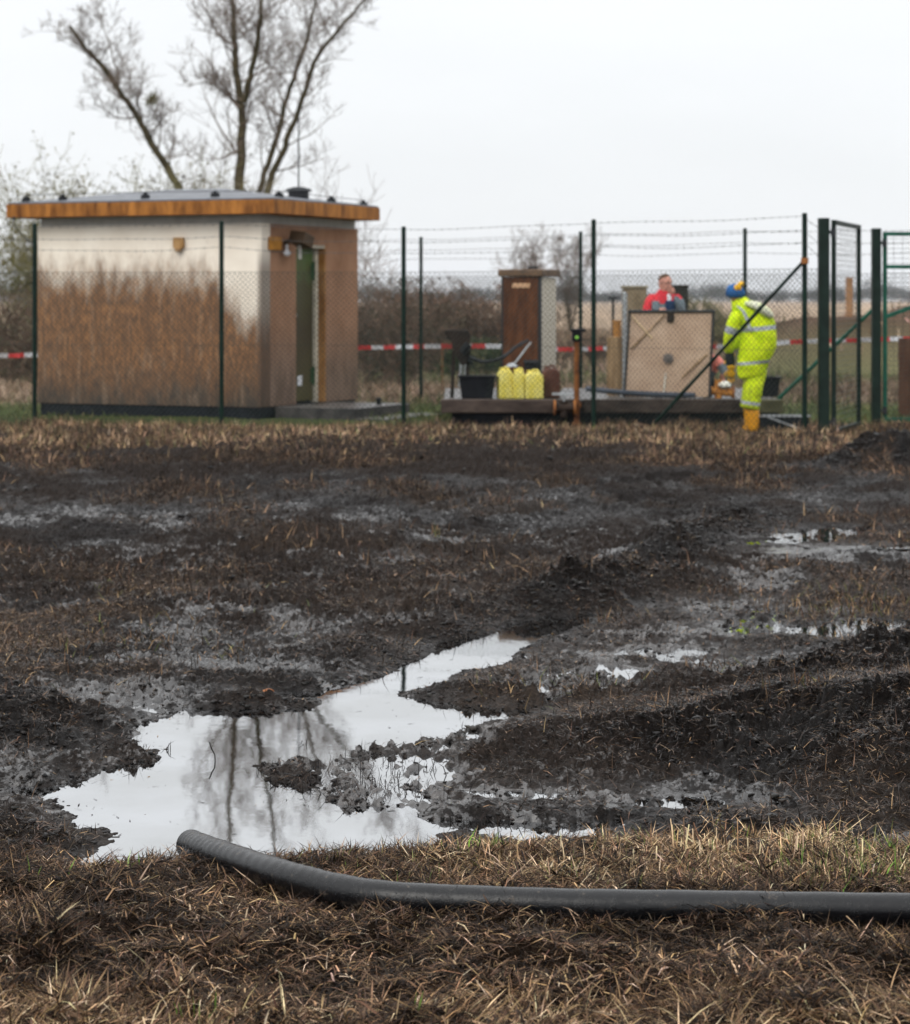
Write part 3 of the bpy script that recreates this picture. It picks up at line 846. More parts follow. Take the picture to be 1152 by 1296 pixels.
# wet straw and roots lying on the churned mud
def dens_mud(x, y):
    g = ground(x, y)
    d = .22 + .50 * np.maximum(g['mound'], .5 * g['ridge']) + .5 * straw_mask(x, y)
    return np.clip(d, 0, 1) * (g['z'] > .012) * (.25 + .75 * sst(-.4, .5, g['n1']))
x, y = scatter(150000, -.21, .21, 8.6, 18, dens_mud, fan=True)
n = len(x)
cols = pick([(.009, .007, .006), DK, MB, BR, TN], n, [.36, .28, .22, .11, .03]); st = straw_mask(x, y); k = rng.random(n) < st * .5
cols[k] = pick([MB, BR, TN], k.sum(), [.35, .4, .25]) * 1.1
lean = np.clip(rng.normal(1.34, .15, n), .3, 1.55); k = rng.random(n) < .03; lean[k] = np.abs(rng.normal(.4, .4, k.sum()))
blades('muddy_straw', x, y, .03 + .09 * rng.random(n) ** 2, .0022 + .0025 * rng.random(n), lean, rng.random(n) * 6.283, cols,
       'mud-soaked straw and roots scattered over the churned banks', 'straw', m=M_wetstraw)
# straw and tufts up the slope to the fence
x, y = scatter(130000, -.21, .21, 17, 30.6, lambda x, y: straw_mask(x, y) ** 1.3 * (1 - ground(x, y)['mound']), fan=True)
n = len(x); b_ = sst(24.5, 27.5, y)
cols = pick([(.009, .007, .006), DK, MB, BR, TN], n, [.2, .26, .3, .19, .05]); k = rng.random(n) < b_ * .5
cols[k] = pick([MB, BR, TN, (.36, .26, .16), (.09, .10, .035)], k.sum(), [.18, .30, .30, .12, .10])
lean = np.clip(rng.normal(1.25, .25, n), .1, 1.55); k = rng.random(n) < .12 + .18 * b_; lean[k] = np.abs(rng.normal(.5, .4, k.sum()))
cols = cols * (1.45 + .45 * sst(25.3, 26.8, y))[:, None] * np.array([.97, 1.0, 1.06]) * (.5 + .7 * sst(-.35, .4, fbm(x, y, .6, 3, 91.)))[:, None]
blades('slope_grass', x, y, (.05 + .11 * rng.random(n)), .004 + .004 * rng.random(n), lean, rng.random(n) * 6.283, cols,
       'flattened dead grass patches on the muddy slope up to the fence', 'dead grass')
# heaped tufts right before the fence
X, Y = [], []
for (a, w_) in [(90, .35), (185, .3), (215, .35), (410, .4), (440, .35), (470, .3), (270, .22), (560, .5), (640, .5), (700, .5), (790, .5), (860, .5), (930, .5), (990, .45), (330, .3), (140, .3), (40, .4), (1020, .5), (520, .3)]:
    m = 700; cx = (a - CX) / F * 29.0
    X.append(cx + rng.normal(0, w_, m)); Y.append(28.5 + rng.normal(0, .5, m) + (.4 if a < 540 else 0))
X, Y = np.concatenate(X), np.concatenate(Y); n = len(X)
cols = pick([MB, BR, (.30, .20, .125), (.50, .37, .23), (.10, .11, .04)], n, [.08, .18, .32, .32, .10])
cols = np.clip(cols * np.array([.95, .95, 1.0]) * (.35 + .75 * sst(-.35, .4, fbm(X, Y, .5, 3, 81.)))[:, None], 0, .9)
blades('fence_tufts', X, Y, (.035 + .075 * rng.random(n)), .005 + .004 * rng.random(n), np.clip(rng.normal(1.15, .3, n), 0, 1.5), rng.random(n) * 6.283, cols,
       'tan grass tufts heaped along the foot of the fence', 'dead grass', droop=.8)
# tufts in the mid-right wet area
X, Y = [], []
for (a, b0, cnt, sp) in [(1090, 752, 300, .28), (1070, 760, 250, .25), (1130, 765, 260, .25), (1030, 768, 160, .2), (900, 836, 70, .1), (930, 748, 120, .2), (245, 748, 160, .3), (120, 742, 140, .3), (560, 690, 60, .1), (300, 826, 40, .07), (1000, 906, 120, .1), (1060, 790, 90, .15), (230, 800, 300, .5), (60, 815, 260, .4), (745, 850, 160, .18), (700, 865, 120, .2), (785, 775, 90, .15), (30, 868, 60, .08)]:
    q = G(a, b0, .08); X.append(q[0] + rng.normal(0, sp, cnt)); Y.append(q[1] + rng.normal(0, sp * 1.3, cnt))
X, Y = np.concatenate(X), np.concatenate(Y); n = len(X)
blades('mud_tufts', X, Y, .05 + .08 * rng.random(n), .0035 + .003 * rng.random(n), np.clip(rng.normal(.8, .4, n), 0, 1.5), rng.random(n) * 6.283,
       pick([DK, MB, BR, TN, (.09, .10, .035)], n, [.28, .25, .22, .13, .12]), 'small ragged tufts poking out of the wet mud', 'dead grass', droop=.7)
# black stalks standing in the shallow water
X, Y = [], []
for (a, b0, cnt, sx) in [(345, 975, 40, .05), (385, 990, 40, .06), (430, 1000, 70, .08), (455, 1005, 60, .07), (480, 990, 50, .08), (520, 1000, 45, .08), (455, 962, 30, .05), (500, 970, 40, .1), (540, 975, 30, .1), (610, 1040, 16, .06), (720, 1040, 18, .15), (640, 1003, 25, .12), (740, 1005, 20, .1), (420, 975, 40, .08), (150, 950, 10, .04), (213, 950, 5, .02), (390, 940, 5, .02), (560, 940, 12, .05), (610, 925, 10, .05), (920, 1018, 12, .1), (110, 870, 22, .12), (150, 880, 20, .12)]:
    q = G(a, b0); X.append(q[0] + rng.normal(0, sx, cnt)); Y.append(q[1] + rng.normal(0, sx * 1.2, cnt))
X, Y = np.concatenate(X), np.concatenate(Y); n = len(X)
blades('drowned_stalks', X, Y, .035 + .06 * rng.random(n) ** 1.5, .0025 + .002 * rng.random(n), np.clip(rng.normal(.75, .45, n), 0, 1.5), rng.random(n) * 6.283,
       pick([(.012, .010, .010), (.02, .016, .014), (.03, .02, .015)], n), 'black broken stalks standing in the shallow water', 'stalks',
       m=M_wetstraw, droop=1.0, zz=np.full(n, 0.0))

# bits floating on the puddle
x, y = scatter(260, -.22, .22, 8.8, 15.0, lambda x, y: 1. * (sdf(PUD, x, y) < -.03) * (.25 + sst(-.2, -.02, sdf(PUD, x, y))), fan=True)
n = len(x)
blades('floating_debris', x, y, .008 + .05 * rng.random(n) ** 3, .002 + .004 * rng.random(n), np.full(n, 1.56), rng.random(n) * 6.283,
       pick([(.02, .015, .012), DK, MB, TN], n, [.4, .3, .2, .1]), 'bits of straw and bark floating on the puddle', 'debris', droop=0.0, zz=np.full(n, .006))

# clods of mud
def clods():
    t = (1 + 5 ** .5) / 2
    iv = np.array([(-1, t, 0), (1, t, 0), (-1, -t, 0), (1, -t, 0), (0, -1, t), (0, 1, t), (0, -1, -t), (0, 1, -t), (t, 0, -1), (t, 0, 1), (-t, 0, -1), (-t, 0, 1)]) / 1.902
    it = np.array([(0, 11, 5), (0, 5, 1), (0, 1, 7), (0, 7, 10), (0, 10, 11), (1, 5, 9), (5, 11, 4), (11, 10, 2), (10, 7, 6), (7, 1, 8), (3, 9, 4), (3, 4, 2), (3, 2, 6), (3, 6, 8), (3, 8, 9), (4, 9, 5), (2, 4, 11), (6, 2, 10), (8, 6, 7), (9, 8, 1)])
    def dens(x, y):
        g = ground(x, y)
        d = .02 + .8 * g['mound'] + .9 * g['ridge'] + .7 * ((g['sp'] > -.03) & (g['sp'] < .08)) + .25 * (g['wet'] > .4)
        return np.clip(d, 0, 1) * (g['z'] > -.012) * (y < 26)
    x, y = scatter(22000, -.21, .21, 8.75, 25, dens, fan=True)
    n = len(x)
    r = (.003 + .011 * rng.random(n) ** 3) * (1 + .05 * (y - 9))
    z = gz(x, y) - r * .1
    V = iv[None] * r[:, None, None] * (1 + rng.normal(0, .38, (n, 12, 1))) * np.stack([1 + .5 * rng.random(n), 1 + .5 * rng.random(n), .45 + .4 * rng.random(n)], 1)[:, None]
    V = V + np.stack([x, y, z], 1)[:, None]
    T = (np.arange(n) * 12)[:, None, None] + it[None]
    c = np.repeat(pick([(.006, .005, .0045), (.011, .009, .008), (.02, .015, .012)], n, [.5, .35, .15]), 12, 0)
    o = mesh_np('mud_clods', V.reshape(-1, 3), [T.reshape(-1, 3)], M_wetstraw, smooth=True, colors=c)
    tag(o, 'crumbly dark clods of wet soil strewn over the banks', 'soil', kind='stuff')
clods()

# grass beyond the fence
def dens_bf(x, y):
    return .35 + .65 * sst(-.4, .5, fbm(x, y, 1.6, 3, 15.))
x, y = scatter(60000, -.24, .24, 30.5, 50, lambda x, y: dens_bf(x, y) * ~((x < -1.2) & (y < 33)), fan=True)
n = len(x)
g1 = rng.random(n) < sst(38.5, 35.5, y + .8 * fbm(x, y, 1.5, 2, 3.))
cols = pick([(.17, .115, .08), (.26, .185, .13), (.36, .27, .19), (.12, .10, .05)], n, [.3, .35, .22, .13])
cols = cols * np.where(x > 4, .62, 1.)[:, None]
cols[g1] = pick([(.055, .08, .025), (.09, .105, .04), (.16, .14, .07)], g1.sum(), [.4, .35, .25])
g2 = (rng.random(n) < .75 * sst(44, 47, y)); cols[g2] = pick([(.06, .09, .03), (.10, .12, .05), (.2, .16, .1)], g2.sum())
HOLE = ((-4.2 > x) & (y < 37)) * 0
blades('meadow_grass', x, y, (.10 + .22 * rng.random(n)) * np.where(y < 37, .5, 1), .009 + .008 * rng.random(n), np.clip(rng.normal(.9, .4, n), 0, 1.5), rng.random(n) * 6.283, cols,
       'brown and green meadow grass beyond the fence', 'grass', droop=.8)
x, y = scatter(45000, -.24, .24, 50, 120, lambda x, y: np.where((x > 5.5) & (y < 68), .06, 1.) * np.clip(70 / y, 0, 1) * (.3 + .7 * sst(-.3, .4, fbm(x, y, 4, 3, 5.))), fan=True)
n = len(x)
blades('reed_field', x, y, (.12 + .28 * rng.random(n)), .03 + .03 * rng.random(n), np.clip(rng.normal(.35, .3, n), 0, 1.4), rng.random(n) * 6.283,
       pick([(.16, .11, .075), (.28, .20, .14), (.40, .30, .22), (.10, .09, .05)], n, [.3, .35, .2, .15]), 'rough field of pale reeds and brown stalks in the distance', 'reeds')

# ------------------------------------------------------------------ the hose
def hose():
    pts = [(241, 1067, .098), (262, 1075, .088), (300, 1088, .085), (360, 1107, .085), (430, 1125, .085), (500, 1135, .085), (600, 1140, .085), (720, 1144, .085),
           (860, 1146, .085), (1000, 1148, .085), (1152, 1150, .085), (1400, 1152, .085), (1800, 1150, .085)]
    R_ = .055
    W = []
    for i, (a, b_, z) in enumerate(pts):
        b_ += 2
        z = .12
        for it in range(4):
            d = (HC - z) * F / (b_ - HY); x_ = (a - CX) / F * d
            gx = np.linspace(-.25, .25, 11) + x_
            z = max(float(gz(gx, np.full(11, d)).mean()), 0.0) + R_ + .004
        W.append(Vector((x_, d, z)))
    zm = sum(w.z for w in W[3:11]) / 8
    for i, w in enumerate(W):      # the stiff hose bridges the small hollows
        t = min(i / 3, 1); w.z = W[0].z * (1 - t) + zm * t if i < 3 else zm
        d = (HC - w.z) * F / (pts[i][1] + 2 - HY); w.x = (pts[i][0] - CX) / F * d; w.y = d
    path = smooth_path(W, 26)
    bm = bmesh.new()
    n = len(path)
    seg = 28
    def ring(p, t, r, cr):
        a = t.cross(Vector((0, 0, 1))).normalized(); b = a.cross(t).normalized()
        return [bm.verts.new(p + (a * math.cos(2 * math.pi * j / seg) + b * math.sin(2 * math.pi * j / seg)) * (r * (1 + cr * math.sin(2 * math.pi * j / seg - cr * 300)))) for j in range(seg)]
    rings = []
    t0 = (path[1] - path[0]).normalized()
    rings.append(ring(path[0] + t0 * .10, t0, R_ - .009, 0))      # bore
    rings.append(ring(path[0] + t0 * .004, t0, R_ - .009, 0))
    rings.append(ring(path[0], t0, R_ - .005, 0))
    for i, p in enumerate(path):
        t = (path[min(i + 1, n - 1)] - path[max(i - 1, 0)]).normalized()
        rib = .0016 * math.sin(i * 1.5) * max(.15, 1 - i / 150)
        rings.append(ring(p, t, R_ + rib + .0006 * math.sin(i * .37), 0))
    for i in range(len(rings) - 1):
        for j in range(seg):
            f = bm.faces.new((rings[i][j], rings[i][(j + 1) % seg], rings[i + 1][(j + 1) % seg], rings[i + 1][j])); f.smooth = True
    bm.faces.new(rings[0][::-1]); bm.faces.new(rings[-1])
    bmesh.ops.recalc_face_normals(bm, faces=bm.faces)
    m, t, b = nt('wet_black_hose')
    N, L = t.nodes, t.links
    tc = N.new('ShaderNodeTexCoord')
    n1 = N.new('ShaderNodeTexNoise'); n1.inputs['Scale'].default_value = 14; n1.inputs['Detail'].default_value = 8; n1.inputs['Roughness'].default_value = .7
    L.new(tc.outputs['Object'], n1.inputs['Vector'])
    r = N.new('ShaderNodeValToRGB'); L.new(n1.outputs['Fac'], r.inputs[0])
    r.color_ramp.elements[0].position = .38; r.color_ramp.elements[0].color = (.003, .0032, .004, 1)
    r.color_ramp.elements[1].position = .75; r.color_ramp.elements[1].color = (.17, .14, .11, 1)
    e = r.color_ramp.elements.new(.60); e.color = (.005, .0052, .006, 1)
    L.new(r.outputs[0], b.inputs['Base Color'])
    rr = N.new('ShaderNodeMapRange'); L.new(n1.outputs['Fac'], rr.inputs['Value'])
    rr.inputs['From Min'].default_value = .35; rr.inputs['From Max'].default_value = .65; rr.inputs['To Min'].default_value = .13; rr.inputs['To Max'].default_value = .36
    L.new(rr.outputs[0], b.inputs['Roughness'])
    v = N.new('ShaderNodeTexVoronoi'); v.inputs['Scale'].default_value = 110; L.new(tc.outputs['Object'], v.inputs['Vector'])
    mr = N.new('ShaderNodeMapRange'); L.new(v.outputs['Distance'], mr.inputs['Value']); mr.inputs['From Min'].default_value = .0; mr.inputs['From Max'].default_value = .3
    mr.inputs['To Min'].default_value = 1; mr.inputs['To Max'].default_value = 0
    bp = N.new('ShaderNodeBump'); bp.inputs['Strength'].default_value = .5; bp.inputs['Distance'].default_value = .002
    L.new(mr.outputs[0], bp.inputs['Height'])
    b.inputs['Specular IOR Level'].default_value = .30
    bp2 = N.new('ShaderNodeBump'); bp2.inputs['Strength'].default_value = .5; bp2.inputs['Distance'].default_value = .007
    L.new(n1.outputs['Fac'], bp2.inputs['Height']); L.new(bp.outputs[0], bp2.inputs['Normal']); L.new(bp2.outputs[0], b.inputs['Normal'])
    o = obj('suction_hose', bm, m)
    tag(o, 'thick wet black hose lying on the grass with its open end at the puddle', 'hose')
    return path
hpath = hose()
# stalks lying across the hose
def stalk(p, q, r, label, m, name='grass_stalk'):
    bm = bmesh.new(); mid = (Vector(p) + Vector(q)) / 2 + Vector((0, 0, .012))
    tube(bm, smooth_path([p, mid, q], 5), r, seg=5, rf=lambda t: r * (1 - .6 * t))
    return tag(obj(name, bm, m), label, 'stalk', 'stalks lying over the hose')
M_stalk = mat('dry_stalk', (.36, .25, .15), .7)
for (a, b_, a2, b2, lb) in ((735, 1118, 770, 1160, 'thin dry stalk leaning over the middle of the hose'), (880, 1165, 955, 1127, 'curved tan stalk crossing the hose right of its middle'), (1060, 1150, 1100, 1195, 'tan stalk sticking out towards the camera below the right end of the hose')):
    zq = .118; q1 = G(a, b_, zq); q2 = G(a2, b2, zq if b2 < 1140 else .05)
    z1 = zq if b_ < 1160 else .06; q1 = G(a, b_, z1)
    stalk((q1[0], q1[1], z1), (q2[0], q2[1], zq if b2 < 1140 else .05), .0028, lb, M_stalk)

# twig standing in the puddle, orange brown lump at the far shore
bm = bmesh.new(); q = G(273, 963)
tube(bm, [Vector((q[0], q[1], -.03)), Vector((q[0] - .004, q[1], .03)), Vector((q[0] - .018, q[1], .055)), Vector((q[0] - .030, q[1] + .01, .085))], .003, seg=6)
tag(obj('twig', bm, mat('wet_bark', (.015, .012, .010), .5)), 'black crooked twig sticking out of the middle of the puddle', 'twig')
bm = bmesh.new(); q = G(339, 882)
ball(bm, (q[0], q[1], .028), (.033, .03, .014), 2)
for v in bm.verts: v.co += Vector((random.uniform(-1, 1), random.uniform(-1, 1), random.uniform(-1, 1))) * .004
tag(obj('orange_lump', bm, mat('orange_brown_lump', (.25, .09, .03), .6)), 'orange brown stone lying at the far shore of the puddle', 'lump')

# ------------------------------------------------------------------ the hut
hut = empty('utility_hut', (-2.638, 32.3, SITE), math.radians(-24))
tag(hut, 'mud-stained cream plaster hut with a rust-brown fascia and open-framed olive door', 'hut')
def hb(name, boxes, m, parent=hut, bevel=0.0):
    bm = bmesh.new()
    for lo, hi in boxes: box2(bm, lo, hi)
    return obj(name, bm, m, parent, bevel=bevel)
HW, HD, PT, WT, RT = 3.62, 2.957, .17, 2.68, 2.80
hb('plinth', [((-HW + .03, .03, -.2), (-.03, HD - .03, PT))], M_void)
hb('front_wall', [((-HW, 0, PT), (0, .25, WT))], M_wallf)
hb('side_wall', [((-.25, .25, PT), (0, 1.01, WT)), ((-.25, 1.93, PT), (0, HD, WT)), ((-.25, 1.01, 2.42), (0, 1.93, WT))], M_wallr)
hb('rear_wall', [((-HW, HD - .25, PT), (-.25, HD, WT)), ((-HW, .25, PT), (-HW + .25, HD - .25, WT))], M_wallf)
hb('frieze', [((-HW + .03, .03, WT), (-.03, HD - .03, RT))], M_soffit)
# roof: fascia slab and low hipped top
ov = .40
OL, OR_, OF, OB = .33, .35, .30, .03
rf = hb('roof', [((-HW - OL, -OF, RT), (OR_, HD + OB, RT + .19))], M_fascia, bevel=.006)
bm = bmesh.new()
x0, x1, y0, y1 = -HW - OL + .02, OR_ - .02, -OF + .02, HD + OB - .02
zb, zt = RT + .193, RT + .44
ridge_x0, ridge_x1, ym = -HW * .62, -HW * .38, (y0 + y1) / 2
vb = [bm.verts.new(p) for p in ((x0, y0, zb), (x1, y0, zb), (x1, y1, zb), (x0, y1, zb))]
vm = [bm.verts.new(p) for p in ((x0, y0, zb + .02), (x1, y0, zb + .02), (x1, y1, zb + .02), (x0, y1, zb + .02))]
vr = [bm.verts.new((ridge_x0, ym, zt)), bm.verts.new((ridge_x1, ym, zt))]
for i in range(4): bm.faces.new((vb[i], vb[(i + 1) % 4], vm[(i + 1) % 4], vm[i]))
bm.faces.new((vm[0], vm[1], vr[1], vr[0])); bm.faces.new((vm[1], vm[2], vr[1])); bm.faces.new((vm[2], vm[3], vr[0], vr[1])); bm.faces.new((vm[3], vm[0], vr[0]))
bm.faces.new(vb[::-1])
obj('roof_covering', bm, M_roof, rf)
def roofz(x, y):
    # height of the covering near the eaves
    t = min((x - x0) / (ridge_x0 - x0), (x1 - x) / (x1 - ridge_x1), (y - y0) / (ym - y0), (y1 - y) / (y1 - ym), 1)
    return zb + .02 + (zt - zb - .02) * max(t, 0)
for (a, b_) in ((-3.75, -.1), (-3.2, .0), (-1.85, .02), (-.75, .05), (-.05, .6), (.1, 1.9), (.12, 2.9)):
    bm = bmesh.new(); z = roofz(a, b_)
    cyl(bm, (a, b_, z - .01), (a, b_, z + .05), .07, .06, seg=12); cyl(bm, (a, b_, z + .05), (a, b_, z + .08), .03, seg=8)
    obj('conductor_block', bm, M_black, rf)
bm = bmesh.new()
lp = [Vector((-HW - .2, .2, zb + .14)), Vector((-3.75, -.1, roofz(-3.75, -.1) + .09)), Vector((-1.85, .02, roofz(-1.85, 0) + .085)), Vector((0.02, .3, roofz(.02, .3) + .08)), Vector((.12, 2.9, roofz(.1, 2.9) + .08))]
tube(bm, lp, .005, seg=5); obj('lightning_wire', bm, M_darkst, rf)
bm = bmesh.new(); a, b_ = -.35, 1.75; z = roofz(a, b_)
cyl(bm, (a, b_, z - .03), (a, b_, z + .09), .15, seg=20); cyl(bm, (a, b_, z + .09), (a, b_, z + .13), .20, .17, seg=20); ball(bm, (a, b_, z + .12), (.14, .14, .04))
obj('roof_vent', bm, M_darkst, rf)
bm = bmesh.new(); cyl(bm, (a, b_, z + .1), (a, b_, z + 1.35), .012, .007, seg=6); obj('antenna', bm, M_darkst, rf)
# hanging cable at the left eave
bm = bmesh.new()
tube(bm, smooth_path([(-HW - .18, -.33, RT - .0), (-HW - .16, -.33, RT - .12), (-HW - .06, -.2, RT - .3), (-HW - .01, .0, RT - .4)], 5), .008, seg=5); ball(bm, (-HW - .18, -.33, RT - .01), .03, 1)
obj('cable', bm, M_darkst, hut)
# door: frame, leaf, handle
dr = hb('door', [((-.19, 1.05, .2), (-.15, 1.80, 2.36))], M_doorg)
bm = bmesh.new(); box2(bm, (-.15, 1.12, 1.35), (-.135, 1.16, 1.50)); cyl(bm, (-.12, 1.14, 1.42), (-.12, 1.26, 1.42), .011, seg=8); cyl(bm, (-.15, 1.14, 1.42), (-.12, 1.14, 1.42), .011, seg=8)
obj('handle', bm, M_galv, dr)
bm = bmesh.new(); box2(bm, (-.149, 1.33, .42), (-.140, 1.46, .56)); obj('sticker', bm, M_white, dr)
for z in (.55, 2.05):
    bm = bmesh.new(); cyl(bm, (-.14, 1.80, z - .13), (-.14, 1.80, z + .13), .022, seg=10); box2(bm, (-.15, 1.73, z - .1), (-.14, 1.79, z + .1)); obj('hinge', bm, mat('green_steel', (.03, .07, .03), .4), dr)
M_frame = mat('cream_frame', (.55, .50, .40), .6)
fr = hb('door_frame', [((-.20, 1.012, .172), (-.11, 1.045, 2.418)), ((-.20, 1.82, .172), (-.11, 1.90, 2.418)), ((-.20, 1.047, 2.365), (-.10, 1.818, 2.417))], M_frame)
hb('reveal_trim', [((-.105, 1.895, .172), (-.004, 1.928, 2.415))], mat('rusty_trim', (.22, .09, .02), .6, c2=(.42, .22, .08), scale=6, stretch=(1, 1, .5)))
hb('door_head', [((-.10, 1.02, 2.37), (-.002, 1.89, 2.418))], mat('head_trim', (.35, .31, .25), .7))
# wall lamp beside the door
wlamp = empty('wall_lamp'); wlamp.parent = hut
lm = wlamp
bm = bmesh.new(); box2(bm, (0.001, .18, 2.32), (.05, .50, 2.50)); obj('bracket_plate', bm, mat('rusty_plate', (.35, .16, .03), .7), lm, bevel=.008)
bm = bmesh.new(); cyl(bm, (.05, .56, 2.42), (.30, .60, 2.50), .035, seg=10); box(bm, (.27, .66, 2.47), (.24, .30, .17), rx=-.25, ry=.1); obj('lamp_housing', bm, mat('dark_brown_metal', (.05, .03, .015), .5), lm, bevel=.01)
bm = bmesh.new(); ball(bm, (.10, .55, 2.28), (.05, .06, .045)); cyl(bm, (.10, .55, 2.28), (.1, .55, 2.40), .02, seg=8); obj('sensor', bm, M_white, lm)
bm = bmesh.new(); box2(bm, (.24, .62, 2.20), (.27, .66, 2.40)); obj('drip_plate', bm, M_soffit, lm)
# square vent on the front wall
bm = bmesh.new(); box2(bm, (-1.36, -.07, 2.35), (-1.20, -.001, 2.50)); box(bm, (-1.28, -.05, 2.33), (.09, .07, .05)); obj('wall_vent', bm, mat('rusty_vent', (.28, .15, .05), .7, c2=(.42, .26, .12), scale=12), hut, bevel=.012)
# concrete steps
st_ = empty('concrete_landing', (-2.638, 32.3, SITE), math.radians(-24)); tag(st_, 'low dark concrete landing with pale wet top at the hut door', 'landing')
def stepbox(name, lo, hi):
    bm = bmesh.new(); vs = box2(bm, lo, hi)
    bm.normal_update()
    for f in bm.faces: f.material_index = 1 if f.normal.z > .5 else 0
    return obj(name, bm, [M_conc, M_slabtop], st_, bevel=.012)
stepbox('upper_slab', (.02, .35, -.1), (1.25, 2.1, .165)); stepbox('lower_slab', (1.27, .3, -.1), (1.75, 2.2, .03))
bm = bmesh.new(); cyl(bm, (1.05, 1.5, .165), (1.05, 1.5, .24), .035, seg=10); cyl(bm, (1.05, 1.5, .24), (1.05, 1.5, .265), .05, .03, seg=10); obj('bolt', bm, M_black, st_)

# ------------------------------------------------------------------ fence
def lattice(p0, p1, zlo, zhi, pitch, r, off=.004):
    """crossed wires of a chain link panel"""
    p0, p1 = np.array(p0, float), np.array(p1, float)
    L = np.linalg.norm(p1 - p0); dx = (p1 - p0) / L; H = zhi - zlo
    nrm = np.array([-dx[1], dx[0]])
    segs = []
    for sgn in (1, -1):
        c = -H if sgn == 1 else 0.0
        end = L if sgn == 1 else L + H
        c = math.ceil(c / pitch) * pitch
        while c < end:
            # s = c + sgn*t
            t0, t1 = 0.0, H
            if sgn == 1: t0 = max(t0, -c); t1 = min(t1, L - c)
            else: t0 = max(t0, c - L); t1 = min(t1, c)
            if t1 - t0 > .02:
                a = p0 + dx * (c + sgn * t0) + nrm * off * sgn; b_ = p0 + dx * (c + sgn * t1) + nrm * off * sgn
                segs.append([*a, zlo + t0, *b_, zlo + t1, r, r])
            c += pitch
    return segs
def wire_obj(name, segs, m, parent, sides=3):
    V, Q = prisms(segs, sides); return mesh_np(name, V, [Q], m, parent=parent)
def barb(p0, p1, z0, z1, sag=.02, r=.0030, seed=1):
    rnd = random.Random(seed); segs = []
    p0, p1 = np.array([*p0, z0]), np.array([*p1, z1]); L = np.linalg.norm(p1 - p0); n = max(int(L / .11), 2)
    pr = None
    for i in range(n + 1):
        t = i / n; p = p0 * (1 - t) + p1 * t; p[2] -= sag * 4 * t * (1 - t); p[2] += .006 * math.sin(t * 9 + seed)
        if pr is not None: segs.append([*pr, *p, r, r])
        pr = p
        for q in range(2):
            v = np.array([rnd.uniform(-.5, .5), rnd.uniform(-.5, .5), rnd.uniform(.5, 1)]) * .018
            segs.append([*(p - v), *(p + v), r * .8, r * .5])
    return segs
def fence(name, posts, mesh_h, label, rad=.031, pitch=.070, wr=.0029, brace=None, mesh_skip=()):
    f = empty(name, (0, 0, 0)); tag(f, label, 'fence')
    for (x_, y_, top) in posts:
        bm = bmesh.new(); cyl(bm, (x_, y_, SITE - .3), (x_, y_, top), rad, seg=14); cyl(bm, (x_, y_, top), (x_, y_, top + .015), rad + .004, rad * .7, seg=14)
        obj('post', bm, M_post, f)
    for i, ((ax, ay, at), (bx, by, bt)) in enumerate(zip(posts[:-1], posts[1:])):
        if i not in mesh_skip:
            s = lattice((ax, ay), (bx, by), SITE - .02, SITE + mesh_h, pitch, wr)
            for zz in (SITE + mesh_h, SITE + mesh_h * .52, SITE + .05): s.append([ax, ay - .006, zz, bx, by - .006, zz, .0026, .0026])
            wire_obj('mesh_panel', s, M_wire, f)
        for q, dz in enumerate((.03, .19, .33)):
            wire_obj('barbed_wire', barb((ax, ay), (bx, by), at - dz, bt - dz, .012 + .012 * q, seed=i * 3 + q), M_barb, f)
    return f
def post(px, d, ytop):
    p = P(px, ytop, d); return (p.x, p.y, p.z)
front = [post(-215, 32.4, 287), post(44, 31.4, 284), post(280.5, 31.1, 281), post(511, 31.0, 288), post(751.5, 29.8, 279), post(1018.5, 27.9, 271), post(1043, 28.05, 290)]
ff = fence('chain_link_fence', front, 2.0, 'front chain-link fence on dark green posts with barbed wire along the top')
# diagonal brace
a = P(1018, 330, 27.87); b_ = P(822, 543, 28.9)
bm = bmesh.new(); cyl(bm, a, b_, .022, seg=10); obj('brace', bm, M_post, ff)
bm = bmesh.new(); cyl(bm, a + Vector((0, -.04, -.035)), a + Vector((0, -.04, .035)), .045, seg=12); obj('clamp', bm, M_rust, ff)
rear = [post(300, 39.5, 303), post(533, 38, 301), post(735, 35.6, 294), post(943, 34, 290), post(1170, 32.6, 288), post(1400, 31.5, 286)]
rfz = fence('rear_fence', rear, 2.0, 'thinner rear chain-link fence behind the cabinet and the workmen', rad=.028)
a = P(1109, 388, 32.95); b_ = P(985, 505, 33.6)
bm = bmesh.new(); cyl(bm, a, b_, .028, seg=10); obj('brace', bm, M_green, rfz)

